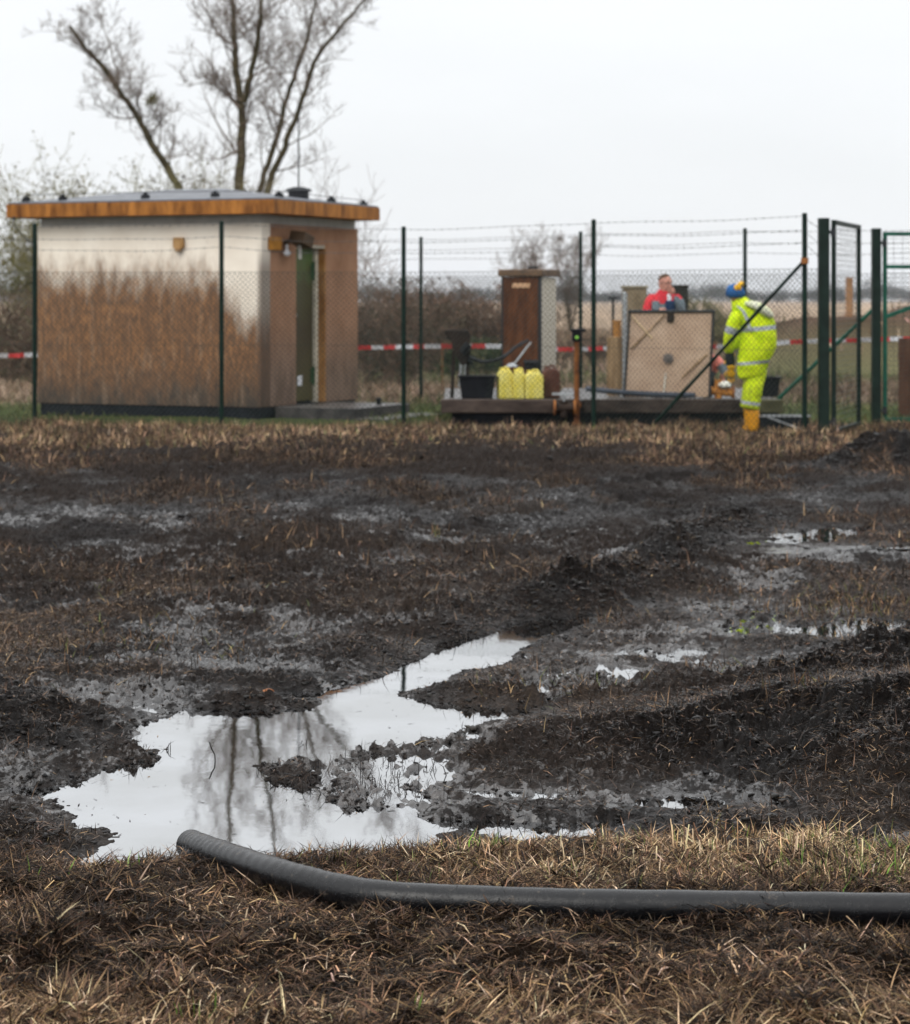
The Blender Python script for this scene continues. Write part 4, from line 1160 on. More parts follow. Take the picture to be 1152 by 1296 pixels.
# gates
def gate(name, hinge_px, hd, far_px, fd, ytop, label, thick, mat_leaf, post_top, grid=.05, diag=False):
    g = empty(name, (0, 0, 0)); tag(g, label, 'gate')
    h = P(hinge_px, post_top, hd)
    bm = bmesh.new(); box2(bm, (h.x - thick / 2, hd - thick / 2, SITE - .3), (h.x + thick / 2, hd + thick / 2, h.z)); obj('gate_post', bm, M_gatepost, g, bevel=.006)
    a = Vector((h.x + thick / 2 + .06, hd + .02, 0)); b_ = Vector(((far_px - CX) / F * fd, fd, 0))
    zt = HC - (ytop - HY) / F * hd; zb_ = SITE + .07
    bm = bmesh.new(); r = .026
    def bar(p, q):
        d = Vector(q) - Vector(p); c = (Vector(p) + Vector(q)) / 2
        ang = math.atan2(d.y, d.x); pit = math.atan2(d.z, math.hypot(d.x, d.y))
        cube = bmesh.ops.create_cube(bm, size=1)
        M = Matrix.Translation(c) @ Matrix.Rotation(ang, 4, 'Z') @ Matrix.Rotation(-pit, 4, 'Y')
        for v in cube['verts']: v.co = M @ Vector((v.co.x * d.length, v.co.y * r * 2, v.co.z * r * 2))
    dd = (b_ - a).normalized() * r
    bar((a.x, a.y, zb_ - r), (a.x, a.y, zt + r)); bar((b_.x, b_.y, zb_ - r), (b_.x, b_.y, zt + r))
    bar((a.x + dd.x, a.y + dd.y, zt), (b_.x - dd.x, b_.y - dd.y, zt)); bar((a.x + dd.x, a.y + dd.y, zb_), (b_.x - dd.x, b_.y - dd.y, zb_))
    if diag: bar((a.x + dd.x, a.y + dd.y, zb_ + 1.35), (b_.x - dd.x, b_.y - dd.y, zt - .45)); bar((a.x + dd.x, a.y + dd.y, zt - .43), (b_.x - dd.x, b_.y - dd.y, zt - .43))
    obj('frame', bm, mat_leaf, g, bevel=.003)
    segs = []
    L = (b_ - a).length; n = int(L / (grid * 2.4))
    for i in range(1, n):
        p = a.lerp(b_, i / n); segs.append([p.x, p.y, zb_, p.x, p.y, zt, .0022, .0022])
    m_ = int((zt - zb_) / (grid * 1.25))
    for i in range(1, m_):
        z = zb_ + (zt - zb_) * i / m_; segs.append([a.x, a.y - .005, z, b_.x, b_.y - .005, z, .003, .003])
    wire_obj('mesh_infill', segs, M_wire, g)
    for z in (zb_ + .12, zt - .12):
        bm = bmesh.new(); cyl(bm, (h.x + thick / 2 - .01, hd - .05, z), (a.x, a.y - .03, z), .02, seg=8); cyl(bm, (a.x - .01, a.y - .04, z - .05), (a.x - .01, a.y - .04, z + .05), .032, seg=10); obj('hinge', bm, M_darkst, g)
    return g
gate('mesh_gate', 1042.5, 28.05, 1087, 30.0, 281, 'dark green mesh gate leaf swung open beside the thick post', .125, M_gatepost, 276)
gate('mesh_gate', 1109, 31.0, 1290, 31.2, 296, 'bright green framed mesh gate leaf at the right edge of the photo', .115, M_green, 289, diag=True)

# ------------------------------------------------------------------ concrete platform and plant
PT_Z = .83
plat = empty('concrete_platform', (0, 0, 0)); tag(plat, 'long low concrete platform with stained edge carrying cabinet, cans and hatch', 'platform')
def X(px, d): return (px - CX) / F * d
bm = bmesh.new(); box2(bm, (X(572, 30.2), 30.2, SITE - .1), (X(985, 30.2), 34.0, .67)); obj('base', bm, M_void, plat)
bm = bmesh.new(); box2(bm, (X(558, 30), 30.0, .672), (X(735, 30), 30.24, PT_Z + .012)); box2(bm, (X(738, 30), 30.02, .672), (X(938, 30), 30.24, PT_Z + .012)); obj('edge_beam', bm, M_beam, plat, bevel=.012)
bm = bmesh.new(); box2(bm, (X(562, 30.1), 30.242, .672), (X(990, 30.1), 34.2, PT_Z)); obj('deck', bm, M_slabtop, plat)
bm = bmesh.new(); box2(bm, (X(940, 30), 30.03, .672), (X(992, 30), 30.24, PT_Z + .008)); obj('mossy_beam', bm, mat('mossy_concrete', (.09, .085, .045), .7), plat, bevel=.01)
tr = empty('concrete_pit', (0, 0, 0)); tag(tr, 'low black pit with pale rims between the worker and the gate', 'pit')
bm = bmesh.new(); box2(bm, (X(962, 29), 29.0, SITE - .1), (X(1024, 29), 29.7, SITE + .20)); obj('pit_wall', bm, M_void, tr, bevel=.01)
bm = bmesh.new(); box2(bm, (X(960, 29), 28.98, SITE + .201), (X(1026, 29), 29.06, SITE + .225)); box(bm, (X(995, 29), 28.95, SITE + .12), (.5, .03, .025), ry=.35); obj('pale_rim', bm, M_galv, tr)

# cabinet
ca = math.radians(-24)
cab = empty('switch_cabinet', (X(684, 32.0), 32.0, PT_Z), ca); tag(cab, 'tall control cabinet with oil-brown door and cream pebbled side', 'cabinet')
def lb(name, lo, hi, m, parent, bevel=0.0):
    bm = bmesh.new(); box2(bm, lo, hi); return obj(name, bm, m, parent, bevel=bevel)
lb('side_panel', (-.54, .035, .12), (0, .58, 1.58), M_cream, cab, .006)
lb('door', (-.535, -.02, .10), (-.03, .03, 1.585), M_brown, cab, .004)
lb('frame', (-.028, -.015, .10), (.008, .032, 1.59), M_darkst, cab)
lb('frame', (-.565, -.015, .10), (-.538, .032, 1.59), M_darkst, cab)
lb('roof', (-.60, -.06, 1.592), (.05, .63, 1.69), mat('cabinet_lid', (.07, .045, .03), .5, c2=(.16, .10, .06), scale=5), cab, .015)
bm = bmesh.new(); cyl(bm, (-.15, .1, 1.69), (-.15, .1, 1.73), .07, seg=12); obj('cap', bm, M_darkst, cab)
bm = bmesh.new()
pts = []
box(bm, (-.27, -.026, 1.47), (.26, .01, .06)); obj('nameplate', bm, mat('tan_plate', (.45, .26, .14), .6, c2=(.6, .4, .25), scale=20), cab, bevel=.02)
lb('plinth', (-.50, .03, 0), (-.04, .5, .098), M_darkst, cab)
bm = bmesh.new(); box2(bm, (-.44, -.12, .06), (.35, -.09, .13)); box2(bm, (-.43, -.10, .0), (-.38, -.02, .06)); obj('front_rail', bm, mat('olive_rail', (.10, .075, .03), .6), cab)
bm = bmesh.new(); box(bm, (-.10, -.09, .40), (.16, .1, .12)); cyl(bm, (-.18, -.13, .43), (.02, -.13, .43), .04, seg=10); obj('valve', bm, M_blackr, cab, bevel=.01)

# bracket stand on the left
sd = empty('bracket_stand', (X(582, 31.0), 31.0, PT_Z)); tag(sd, 'dark rusty stand with a boxy head at the left end of the platform', 'stand')
M_drk = mat('dark_rusty_steel', (.008, .006, .005), .6, c2=(.035, .022, .015), scale=8)
bm = bmesh.new(); box(bm, (-.09, 0, .30), (.05, .05, .62), ry=.04); obj('leg', bm, M_drk, sd)
bm = bmesh.new(); box(bm, (.10, 0, .42), (.05, .05, .40)); obj('leg', bm, M_drk, sd)
bm = bmesh.new()
pr = [(-.2, .88), (.12, .88), (.14, .80), (.13, .45), (.02, .42), (-.09, .62), (-.12, .76), (-.2, .82)]
vf = [bm.verts.new((p[0], -.06, p[1])) for p in pr]; vk = [bm.verts.new((p[0], .08, p[1])) for p in pr]
bm.faces.new(vf); bm.faces.new(vk[::-1])
for i in range(len(pr)): bm.faces.new((vf[i - 1], vk[i - 1], vk[i], vf[i]))
bmesh.ops.recalc_face_normals(bm, faces=bm.faces); obj('head', bm, M_drk, sd, bevel=.01)
bm = bmesh.new(); cyl(bm, (-.16, -.02, .80), (.0, -.02, .72), .035, seg=10); cyl(bm, (.03, -.1, .58), (.12, -.1, .70), .05, seg=12); cyl(bm, (.1, -.08, .5), (.17, -.08, .44), .02, seg=8); obj('motor', bm, M_black, sd)
bm = bmesh.new(); cyl(bm, (.0, -.03, .14), (.02, -.03, .46), .02, seg=8); cyl(bm, (.06, -.03, .2), (.07, -.03, .46), .015, seg=8); obj('pipe', bm, M_galv, sd)
# pipe hose from stand to cabinet
bm = bmesh.new()
pth = [P(594, 452, 30.95), P(612, 458, 30.9), P(635, 453, 30.9), P(655, 438, 31.2), P(668, 431, 31.5)]
tube(bm, smooth_path(pth, 8), .022, seg=10); tag(obj('black_hose', bm, M_blackr), 'thin black hose sagging from the dark stand to the brown cabinet', 'hose')
# funnel rod
bm = bmesh.new(); cyl(bm, P(650, 462, 30.7), P(672, 433, 30.9), .012, seg=8); q = P(648, 464, 30.68); cyl(bm, q, q + Vector((.0, 0, .05)), .09, .03, seg=14)
tag(obj('funnel', bm, M_galv), 'grey funnel with a pale rod behind the yellow cans', 'funnel')

# tub
def tub(name, c, w, dpt, h, label, m):
    bm = bmesh.new()
    t = empty(name, c); tag(t, label, 'tub')
    def quadring(z, sx, sy): return [bm.verts.new((x_ * sx / 2, y_ * sy / 2, z)) for x_, y_ in ((-1, -1), (1, -1), (1, 1), (-1, 1))]
    rs = [quadring(0, w * .84, dpt * .84), quadring(h, w, dpt), quadring(h, w * .95, dpt * .95), quadring(.02, w * .80, dpt * .80)]
    bm.faces.new(rs[0][::-1])
    for a_, b2 in zip(rs[:-1], rs[1:]):
        for i in range(4): bm.faces.new((a_[i], a_[(i + 1) % 4], b2[(i + 1) % 4], b2[i]))
    bm.faces.new(rs[3]); obj('body', bm, m, t, bevel=.012)
    bm = bmesh.new()
    for (x_, y_, sx, sy) in ((0, -dpt / 2 - .012, w + .05, .024), (0, dpt / 2 + .012, w + .05, .024), (-w / 2 - .012, 0, .024, dpt - .002), (w / 2 + .012, 0, .024, dpt - .002)):
        box(bm, (x_, y_, h - .012), (sx, sy, .025))
    obj('rim', bm, m, t, bevel=.004)
    return t
tub('plastic_tub', (X(604, 30.45), 30.62, PT_Z), .47, .34, .30, 'black rectangular tub left of the yellow cans', M_black)
tub('plastic_tub', (X(971, 31.2), 31.4, PT_Z), .36, .36, .26, 'black tub standing behind the worker in yellow', M_black)

# jerrycans
def can(px, d, w, h, dp, rz, label, m, nm='jerrycan'):
    t = empty(nm, (X(px, d), d, PT_Z), rz); tag(t, label, 'jerrycan', 'jerrycans on the platform')
    bm = bmesh.new()
    prof = [(-w / 2, 0), (w / 2, 0), (w / 2, h * .80), (w * .30, h * .93), (-w * .30, h * .93), (-w / 2, h * .80)]
    vf = [bm.verts.new((p[0], -dp / 2, p[1])) for p in prof]; vk = [bm.verts.new((p[0], dp / 2, p[1])) for p in prof]
    bm.faces.new(vf); bm.faces.new(vk[::-1])
    for i in range(len(prof)): bm.faces.new((vf[i - 1], vk[i - 1], vk[i], vf[i]))
    bmesh.ops.recalc_face_normals(bm, faces=bm.faces)
    o = obj('body', bm, m, t, bevel=.026); o.modifiers['bevel'].segments = 4
    for f in o.data.polygons: f.use_smooth = True
    bm = bmesh.new(); cyl(bm, (-w * .25, 0, h * .90), (-w * .25, 0, h * 1.0), .028, seg=12); obj('cap', bm, m, t, bevel=.004)
    bm = bmesh.new(); tube(bm, smooth_path([(-w * .1, 0, h * .92), (-.0, 0, h * 1.0), (w * .2, 0, h * .99), (w * .3, 0, h * .90)], 4), .014, seg=8); obj('handle', bm, m, t)
    return t
can(639, 30.55, .18, .40, .28, .15, 'leftmost of the three yellow jerrycans, next to the black tub', M_yel)
can(657, 30.5, .15, .39, .26, -.05, 'narrow middle one of the three yellow jerrycans', M_yel)
can(675.5, 30.5, .235, .37, .26, .05, 'wide rightmost one of the three yellow jerrycans', M_yel)
can(697, 30.75, .22, .42, .26, .1, 'dark brown jerrycan right of the yellow ones', M_brownpl)

# rusty standpipe with green knob, valve
sp_ = empty('rusty_standpipe', (X(730, 29.9), 29.9, SITE)); tag(sp_, 'rusty standpipe with a black cap and small green knob in front of the platform', 'standpipe')
bm = bmesh.new(); cyl(bm, (0, 0, -.1), (0, 0, 1.15), .034, seg=12); cyl(bm, (0, 0, .28), (0, 0, .34), .06, seg=12); cyl(bm, (0, 0, .05), (0, 0, .09), .055, seg=12); obj('pipe', bm, mat('old_rust', (.05, .02, .01), .75, c2=(.22, .085, .025), scale=9), sp_)
bm = bmesh.new(); box(bm, (0, 0, 1.17), (.12, .10, .12)); box(bm, (.02, 0, 1.25), (.19, .14, .04)); obj('cap', bm, M_black, sp_, bevel=.008)
bm = bmesh.new(); ball(bm, (0, -.06, 1.16), .024); obj('knob', bm, mat('green_knob', (.22, .50, .08), .3), sp_)
vv = empty('rusty_valve', (X(714, 29.85), 29.85, SITE + .28)); tag(vv, 'rust-spotted black valve hanging at the platform edge beside the standpipe', 'valve')
bm = bmesh.new(); cyl(bm, (-.12, 0, 0), (.12, 0, 0), .06, seg=14); cyl(bm, (0, 0, -.12), (0, 0, .08), .05, seg=12); obj('body', bm, M_drk, vv)
for s in (-.13, .12):
    bm = bmesh.new(); cyl(bm, (s, 0, 0), (s + .025, 0, 0), .095, seg=16); obj('flange', bm, M_rust, vv)
bm = bmesh.new(); cyl(bm, (0, 0, .08), (0, 0, .16), .015, seg=8); box(bm, (-.02, 0, .17), (.26, .04, .03)); obj('lever', bm, M_galv, vv)

# galvanised pole, brown pipes, tee
gp_ = P(791, 372, 31.2)
bm = bmesh.new(); cyl(bm, (gp_.x, gp_.y, PT_Z), (gp_.x, gp_.y, gp_.z), .032, seg=12); ball(bm, (gp_.x, gp_.y, gp_.z), .036, 1)
cyl(bm, (gp_.x, gp_.y, PT_Z), (gp_.x, gp_.y, PT_Z + .02), .08, seg=14)
tag(obj('galvanised_pole', bm, M_galv), 'grey galvanised pole at the left edge of the plywood hatch', 'pole')
bp_ = empty('vent_pipe', (X(778, 31.8), 31.8, PT_Z)); tag(bp_, 'fat tan pipe stub with a narrower amber pipe on top', 'pipe')
M_tan = mat('weathered_pipe', (.16, .10, .05), .6, c2=(.36, .25, .14), scale=5, stretch=(3, 3, .4))
bm = bmesh.new(); cyl(bm, (0, 0, 0), (0, 0, .77), .105, seg=20); cyl(bm, (0, 0, .77), (0, 0, .78), .112, .10, seg=20); obj('outer_pipe', bm, M_tan, bp_)
bm = bmesh.new(); cyl(bm, (.03, 0, .78), (.03, 0, .98), .055, seg=16); cyl(bm, (.03, 0, .98), (.03, 0, 1.0), .065, seg=16); obj('inner_pipe', bm, mat('amber_pipe', (.35, .17, .05), .5), bp_)
bm = bmesh.new(); q0 = P(776, 377, 32.6); cyl(bm, (q0.x, q0.y, PT_Z), (q0.x, q0.y, q0.z), .018, seg=8); box(bm, (q0.x, q0.y, q0.z), (.15, .06, .03))
tag(obj('tee_rod', bm, M_darkst), 'thin rod with a short crossbar behind the tan pipe', 'rod')
bm = bmesh.new(); tube(bm, smooth_path([P(742, 492, 30.7), P(780, 496, 30.6), P(830, 499, 30.6), P(880, 500, 30.6)], 6), .035, seg=10)
for v in bm.verts: v.co.z = max(v.co.z, PT_Z + .001)
tag(obj('grey_pipe', bm, mat('grey_blue_pipe', (.06, .07, .09), .4)), 'blue-grey pipe lying on the platform in front of the hatch', 'pipe')

# hatch lid: framed plywood board standing upright
hd = 30.75
ht = empty('plywood_hatch', (0, 0, 0)); tag(ht, 'square plywood hatch lid in a dark steel frame, propped upright on the platform', 'hatch')
TL, TR, BR_, BL = P(797, 394, hd), P(903, 394, hd), P(898, 501, hd - .1), P(790, 501, hd - .1)
for v in (BR_, BL): v.z = PT_Z + .02
def quadslab(bm, a, b, c, d, th):
    n_ = (b - a).cross(d - a).normalized() * th
    if n_.y < 0: n_ = -n_
    f = [bm.verts.new(p) for p in (a, b, c, d)]; k = [bm.verts.new(p + n_) for p in (a, b, c, d)]
    bm.faces.new(f); bm.faces.new(k[::-1])
    for i in range(4): bm.faces.new((f[i - 1], k[i - 1], k[i], f[i]))
    bmesh.ops.recalc_face_normals(bm, faces=bm.faces)
bm = bmesh.new(); quadslab(bm, TL, TR, BR_, BL, .03); obj('board', bm, M_board, ht)
up_ = (TL - BL).normalized(); rt_ = (TR - TL).normalized(); o_ = Vector((0, -.012, 0))
bm = bmesh.new()
for p, q in ((TL - rt_ * .02, TR + rt_ * .02), (TR, BR_), (TL, BL)):
    cyl(bm, p + o_, q + o_, .018 if p.x != TL.x else .014, seg=8)
obj('frame', bm, M_darkst, ht)
def bp2(u, v): return TL.lerp(TR, u).lerp(BL.lerp(BR_, u), v) + Vector((0, -.012, 0))
for (u0, v0, u1, v1, m_) in ((.05, .44, .42, .04, M_tan), (.03, .06, .29, .32, mat('pale_batten', (.55, .42, .26), .7)), (.66, .78, .95, .50, M_tan)):
    bm = bmesh.new(); cyl(bm, bp2(u0, v0), bp2(u1, v1), .011, seg=6); obj('batten', bm, m_, ht)
bm = bmesh.new(); c0 = bp2(.49, .55); cyl(bm, c0 + Vector((0, .02, 0)), c0 + Vector((0, -.02, 0)), .065, seg=18); cyl(bm, c0 + Vector((0, -.02, 0)), c0 + Vector((0, -.05, 0)), .03, seg=10); obj('round_lock', bm, mat('grey_lock', (.16, .14, .13), .5), ht)
bm = bmesh.new(); c0 = bp2(.49, .07); box(bm, c0, (.09, .04, .13)); obj('catch', bm, M_drk, ht, bevel=.008)
bm = bmesh.new(); cyl(bm, bp2(.47, .72), bp2(.46, .97), .009, seg=6); obj('rod', bm, M_pale, ht)
# two boxes behind the man
bx = empty('tan_box', (X(803, 32.6), 32.6, PT_Z)); tag(bx, 'weathered tan box behind the left side of the hatch', 'box')
lb('body', (-.15, 0, 0), (.17, .3, 1.43), mat('tan_paint', (.15, .115, .07), .8, c2=(.25, .2, .13), scale=6), bx, .01); lb('lid', (-.17, -.02, 1.432), (.19, .32, 1.47), mat('tan_lid', (.22, .19, .13), .8), bx, .008)
bx = empty('dark_box', (X(863, 32.6), 32.6, PT_Z)); tag(bx, 'dark brown box behind the man in red', 'box')
lb('body', (-.17, 0, 0), (.09, .3, 1.45), mat('dark_paint', (.025, .024, .02), .7), bx, .01); lb('lid', (-.19, -.02, 1.452), (.11, .32, 1.48), M_drk, bx, .008)

# wooden stake, brown stack at right
q0 = P(1075, 352, 57); zg = float(gz(q0.x, 57)[0])
bm = bmesh.new(); box(bm, (q0.x, 57, (q0.z + zg - .3) / 2), (.16, .12, q0.z - zg + .3)); box(bm, (q0.x, 57, q0.z), (.19, .15, .03))
tag(obj('wooden_stake', bm, M_wood, bevel=.01), 'orange brown timber stake on the earth bank seen through the open gate', 'stake')
bm = bmesh.new()
for i in range(5): box(bm, (X(1136, 33.3) + .095 + i * .165, 33.3, SITE + .54), (.155, .08, 1.12), mi=0)
for z in (.25, .85): box(bm, (X(1136, 33.3) + .42, 33.37, SITE + z), (.8, .05, .09))
tag(obj('board_panel', bm, mat('brown_boards', (.07, .03, .018), .6, c2=(.13, .06, .035), scale=5, stretch=(4, 4, .6)), bevel=.004), 'brown upright boards behind the right-hand gate', 'board panel')

# barrier tape
def tape():
    t = empty('barrier_tape', (0, 0, 0)); tag(t, 'red and white barrier tape strung across the field behind the fence', 'tape')
    bm = bmesh.new(); d = 41.0; w = .075
    pts = [(-260, 448), (0, 450), (45, 449), (250, 446), (455, 440), (620, 438), (716, 442), (790, 440), (940, 438), (1000, 433), (1100, 430), (1250, 427), (1500, 430)]
    path = smooth_path([P(a, b_, d) for a, b_ in pts], 24)
    acc = 0; per = .50
    for i in range(len(path) - 1):
        a, b_ = path[i], path[i + 1]
        acc += (b_ - a).length
        ph = (acc % per) / per
        tw = .012 * math.sin(i * .35)
        vs = [bm.verts.new(p) for p in (a + Vector((0, tw, -w / 2)), b_ + Vector((0, tw, -w / 2)), b_ + Vector((0, -tw, w / 2)), a + Vector((0, -tw, w / 2)))]
        f = bm.faces.new(vs); f.material_index = 0 if ph < .5 else 1
    bmesh.ops.remove_doubles(bm, verts=bm.verts, dist=1e-4)
    sol = obj('tape', bm, [mat('pale_tape', (.42, .43, .45), .6), mat('red_tape', (.40, .03, .03), .5, var=.1)], t)
    s = sol.modifiers.new('thick', 'SOLIDIFY'); s.thickness = .002
    for a in (-200, 170, 560, 905, 1240):
        bm = bmesh.new(); c0 = P(a, 437, 41.04); g0 = float(gz(c0.x, 41.04)[0]); cyl(bm, (c0.x, 41.05, g0 - .1), (c0.x, 41.05, c0.z + .08), .009, seg=6); obj('stake', bm, M_rust, t)
tape()

# ------------------------------------------------------------------ people
def hand(bm, wrist, dirv, side, m, s=1.0, curl=.5):
    """palm with four fingers and a thumb, added to a clothed arm or body mesh"""
    d = Vector(dirv).normalized(); sd_ = Vector(side).normalized(); nrm = d.cross(sd_).normalized()
    w = Vector(wrist)
    loft(bm, [(w, (.026 * s, .022 * s), m), (w + d * .035 * s, (.040 * s, .018 * s), m), (w + d * .075 * s, (.044 * s, .016 * s), m), (w + d * .095 * s, (.038 * s, .012 * s), m)], seg=10)
    for k, (off, ln) in enumerate(((-.030, .062), (-.010, .072), (.011, .068), (.030, .052))):
        b0 = w + d * .085 * s + sd_ * off * s
        p1 = b0 + d * ln * .45 * s; p2 = p1 + (d * math.cos(curl) + nrm * math.sin(curl)) * ln * .32 * s; p3 = p2 + (d * math.cos(curl * 2) + nrm * math.sin(curl * 2)) * ln * .3 * s
        tube(bm, [b0, p1, p2, p3], .008 * s, seg=6, mi=m, rf=lambda t: (.0095 - .003 * t) * s)
    b0 = w + d * .03 * s - sd_ * .035 * s
    tube(bm, [b0, b0 + (d * .6 - sd_ * .8) * .035 * s, b0 + (d * .95 - sd_ * .7) * .06 * s + nrm * .01 * s], .01 * s, seg=6, mi=m, rf=lambda t: (.011 - .003 * t) * s)

def skin_head(bm, c, yaw, pitch=0.0, s=1.0, m=0):
    """head with brow, nose, mouth, ears and neck; yaw 0 looks at the camera (-y)"""
    M = Matrix.Translation(c) @ Matrix.Rotation(yaw, 4, 'Z') @ Matrix.Rotation(pitch, 4, 'X')
    prof = [(-.125, .052, .055, .015), (-.11, .058, .062, .0), (-.085, .062, .078, -.012), (-.05, .070, .092, -.008), (-.01, .076, .098, 0), (.03, .078, .102, .004), (.07, .074, .098, .008), (.10, .056, .078, .01), (.118, .028, .04, .01), (.122, .004, .006, .01)]
    seg = 20; rings = []
    for (z, rx, ry, oy) in prof:
        r_ = []
        for j in range(seg):
            th = 2 * math.pi * j / seg; x_ = math.cos(th) * rx; y_ = math.sin(th) * ry + oy
            if y_ < 0:   # face side
                cx_ = abs(x_)
                if -.035 < z < .02 and cx_ < .018: y_ -= .022 * (1 if z < 0 else .4)      # nose
                if 0 < z < .02 and .02 < cx_ < .05: y_ += .010                             # eye sockets
                if z < -.10: y_ -= .006
            r_.append(bm.verts.new(M @ Vector((x_ * s, y_ * s, z * s))))
        rings.append(r_)
    for a, b in zip(rings[:-1], rings[1:]):
        for j in range(seg):
            f = bm.faces.new((a[j], a[(j + 1) % seg], b[(j + 1) % seg], b[j])); f.smooth = True; f.material_index = m
    bm.faces.new(rings[0][::-1]).material_index = m; bm.faces.new(rings[-1]).material_index = m
    for sx in (-1, 1):
        q = M @ Vector((sx * .078 * s, .012 * s, 0)); ball(bm, q, (.012 * s, .018 * s, .03 * s), 1, m)
    return M

def person(name, loc, label, rz=0.0):
    return loc

def subsurf(o, l=1):
    s = o.modifiers.new('subdivision', 'SUBSURF'); s.levels = l; s.render_levels = l
    return o

# --- worker in hi-vis (back to the camera, bent to the left), d = 28.9
def worker():
    d = 29.0; k = F / d; ox, oy = X(950, d), d
    def W(px, py, dy=0.0): return ((px - 950) / k, dy, (549 - py) / k)
    # body (hidden under the clothes but for the hands): one mesh
    bm = bmesh.new()
    loft(bm, [(W(953, 482, .05), (.10, .09), 0), (W(955, 460, .04), (.14, .11), 0), (W(956, 440, .02), (.14, .10), 0), (W(955, 415, .02), (.13, .08), 0), (W(948, 398, .05), (.12, .07), 0), (W(940, 388, .04), (.07, .07), 0), (W(936, 381, .06), (.055, .055), 0)], seg=16)
    loft(bm, [(W(950, 545, 0), (.045, .045), 0), (W(950, 515, 0), (.055, .055), 0), (W(950, 482, .02), (.08, .08), 0)], seg=12)
    loft(bm, [(W(953, 543, .25), (.045, .045), 0), (W(952, 515, .24), (.055, .055), 0), (W(952, 482, .12), (.08, .08), 0)], seg=12)
    skin_head(bm, W(934, 374, .09), math.radians(150), math.radians(-20), m=0)
    b = obj('person', bm, M_skin); b.location = (ox, oy, SITE)
    tag(b, 'person in bright yellow rain suit and amber boots, back turned, bending over the platform', 'person')
    # trousers
    bm = bmesh.new()
    def leg(dy, dx, seed):
        L_ = [(519, 11.0, 0), (516, 12.2, 0), (513, 12.2, 1), (509, 12.0, 0), (503, 11.5, 0), (497, 12.3, 0), (490, 12.2, 0), (483, 13.0, 0), (474, 14.5, 0), (464, 16, 0)]
        loft(bm, [(W(950 + dx - .15 * (py - 515), py, dy + (.14 - dy) * max(0, (490 - py)) / 40), (hw / k, hw / k * 1.05), mi) for py, hw, mi in L_], seg=20, wr=.035, seed=seed)
    leg(0.0, 0, 1); leg(.27, 2, 4)
    subsurf(obj('trousers', bm, [M_hivis, M_refl], b))
    # boots
    for dy, dx in ((0, 2), (.27, 3)):
        bm = bmesh.new()
        loft(bm, [(W(951 + dx, 547.5, dy + .0), (.055, .075), 0), (W(951 + dx, 543, dy), (.072, .085), 0), (W(951 + dx, 536, dy), (.078, .085), 0), (W(951 + dx, 526, dy), (.085, .088), 0), (W(950 + dx, 514, dy), (.094, .094), 0)], seg=18, wr=.02)
        loft(bm, [(W(950 + dx, 544, dy + .02), (.05, .035), 0), (W(947 + dx, 544, dy + .09), (.052, .036), 0), (W(945 + dx, 545, dy + .16), (.045, .03), 0), (W(944 + dx, 546, dy + .19), (.02, .015), 0)], seg=12)
        subsurf(obj('boot', bm, M_boot, b))
    # jacket
    bm = bmesh.new()
    R_ = [(480, 951.5, 15.5, .145, 0), (476, 952, 17, .155, 0), (470, 952.5, 18.5, .165, 0), (464, 953, 20, .175, 0), (461.5, 953.5, 20.6, .178, 1), (457.5, 954.5, 21.2, .18, 0), (451, 957, 22.5, .185, 0), (443, 959, 24, .19, 0), (434, 960, 24, .19, 0),
          (424, 960.5, 23, .185, 0), (419, 960.5, 22.5, .182, 1), (414, 960, 22.5, .18, 0), (406, 957, 23, .175, 0), (399, 953, 24, .165, 0), (393, 949, 22, .15, 0), (388, 944, 17, .13, 0), (383, 940, 12.5, .115, 0), (378, 937, 10, .10, 0), (375, 936, 9.5, .09, 0)]
    loft(bm, [(W(cx, py, .04 + .07 * max(0, (410 - py)) / 35), (hw / k, dp), mi) for py, cx, hw, dp, mi in R_], seg=28, wr=.038, seed=2, flat=.09)
    # left sleeve (towards the hatch) and right sleeve (in front of the chest, hidden side)
    loft(bm, [(W(936, 396, .0), (.088, .085), 0), (W(930, 405, -.03), (.086, .084), 0), (W(926, 416, -.04), (.08, .08), 1), (W(924.5, 421, -.03), (.08, .08), 0), (W(923, 430, 0), (.074, .076), 0), (W(923, 440, .05), (.066, .068), 0), (W(924, 447, .09), (.06, .06), 0)], seg=18, wr=.03, seed=6)
    loft(bm, [(W(956, 398, .14), (.085, .085), 0), (W(948, 415, .26), (.08, .08), 0), (W(940, 430, .33), (.07, .07), 0), (W(930, 444, .38), (.06, .06), 0)], seg=16, wr=.03, seed=8)
    jk = subsurf(obj('jacket', bm, [M_hivis, M_refl], b))
    # braces of reflective tape on the back
    bm = bmesh.new()
    def strap(pts, w=.028):
        vs = []
        for p in pts:
            p = Vector(p); vs.append((bm.verts.new(p + Vector((-w, 0, .004))), bm.verts.new(p + Vector((w, 0, -.004)))))
        for a, c in zip(vs[:-1], vs[1:]): bm.faces.new((a[0], a[1], c[1], c[0]))
    strap([W(933, 388, -.06), W(939, 394, -.125), W(943, 402, -.142), W(946, 412, -.152), W(947, 418, -.156)], .022)
    o = obj('shoulder_tape', bm, M_refl, jk); s_ = o.modifiers.new('thick', 'SOLIDIFY'); s_.thickness = .006
    # hood rolled on the back
    bm = bmesh.new()
    loft(bm, [(W(941, 384, -.05), (.03, .03), 0), (W(950, 385, -.10), (.05, .05), 0), (W(960, 389, -.12), (.062, .06), 0), (W(970, 396, -.11), (.058, .06), 0), (W(978, 403, -.07), (.03, .04), 0)], seg=14, wr=.07, seed=3)
    subsurf(obj('hood', bm, [mat('hood_fabric', (.60, .68, .30), .7, c2=(.72, .72, .62), scale=8)], b))
    # dark cuff and yellow glove
    bm = bmesh.new()
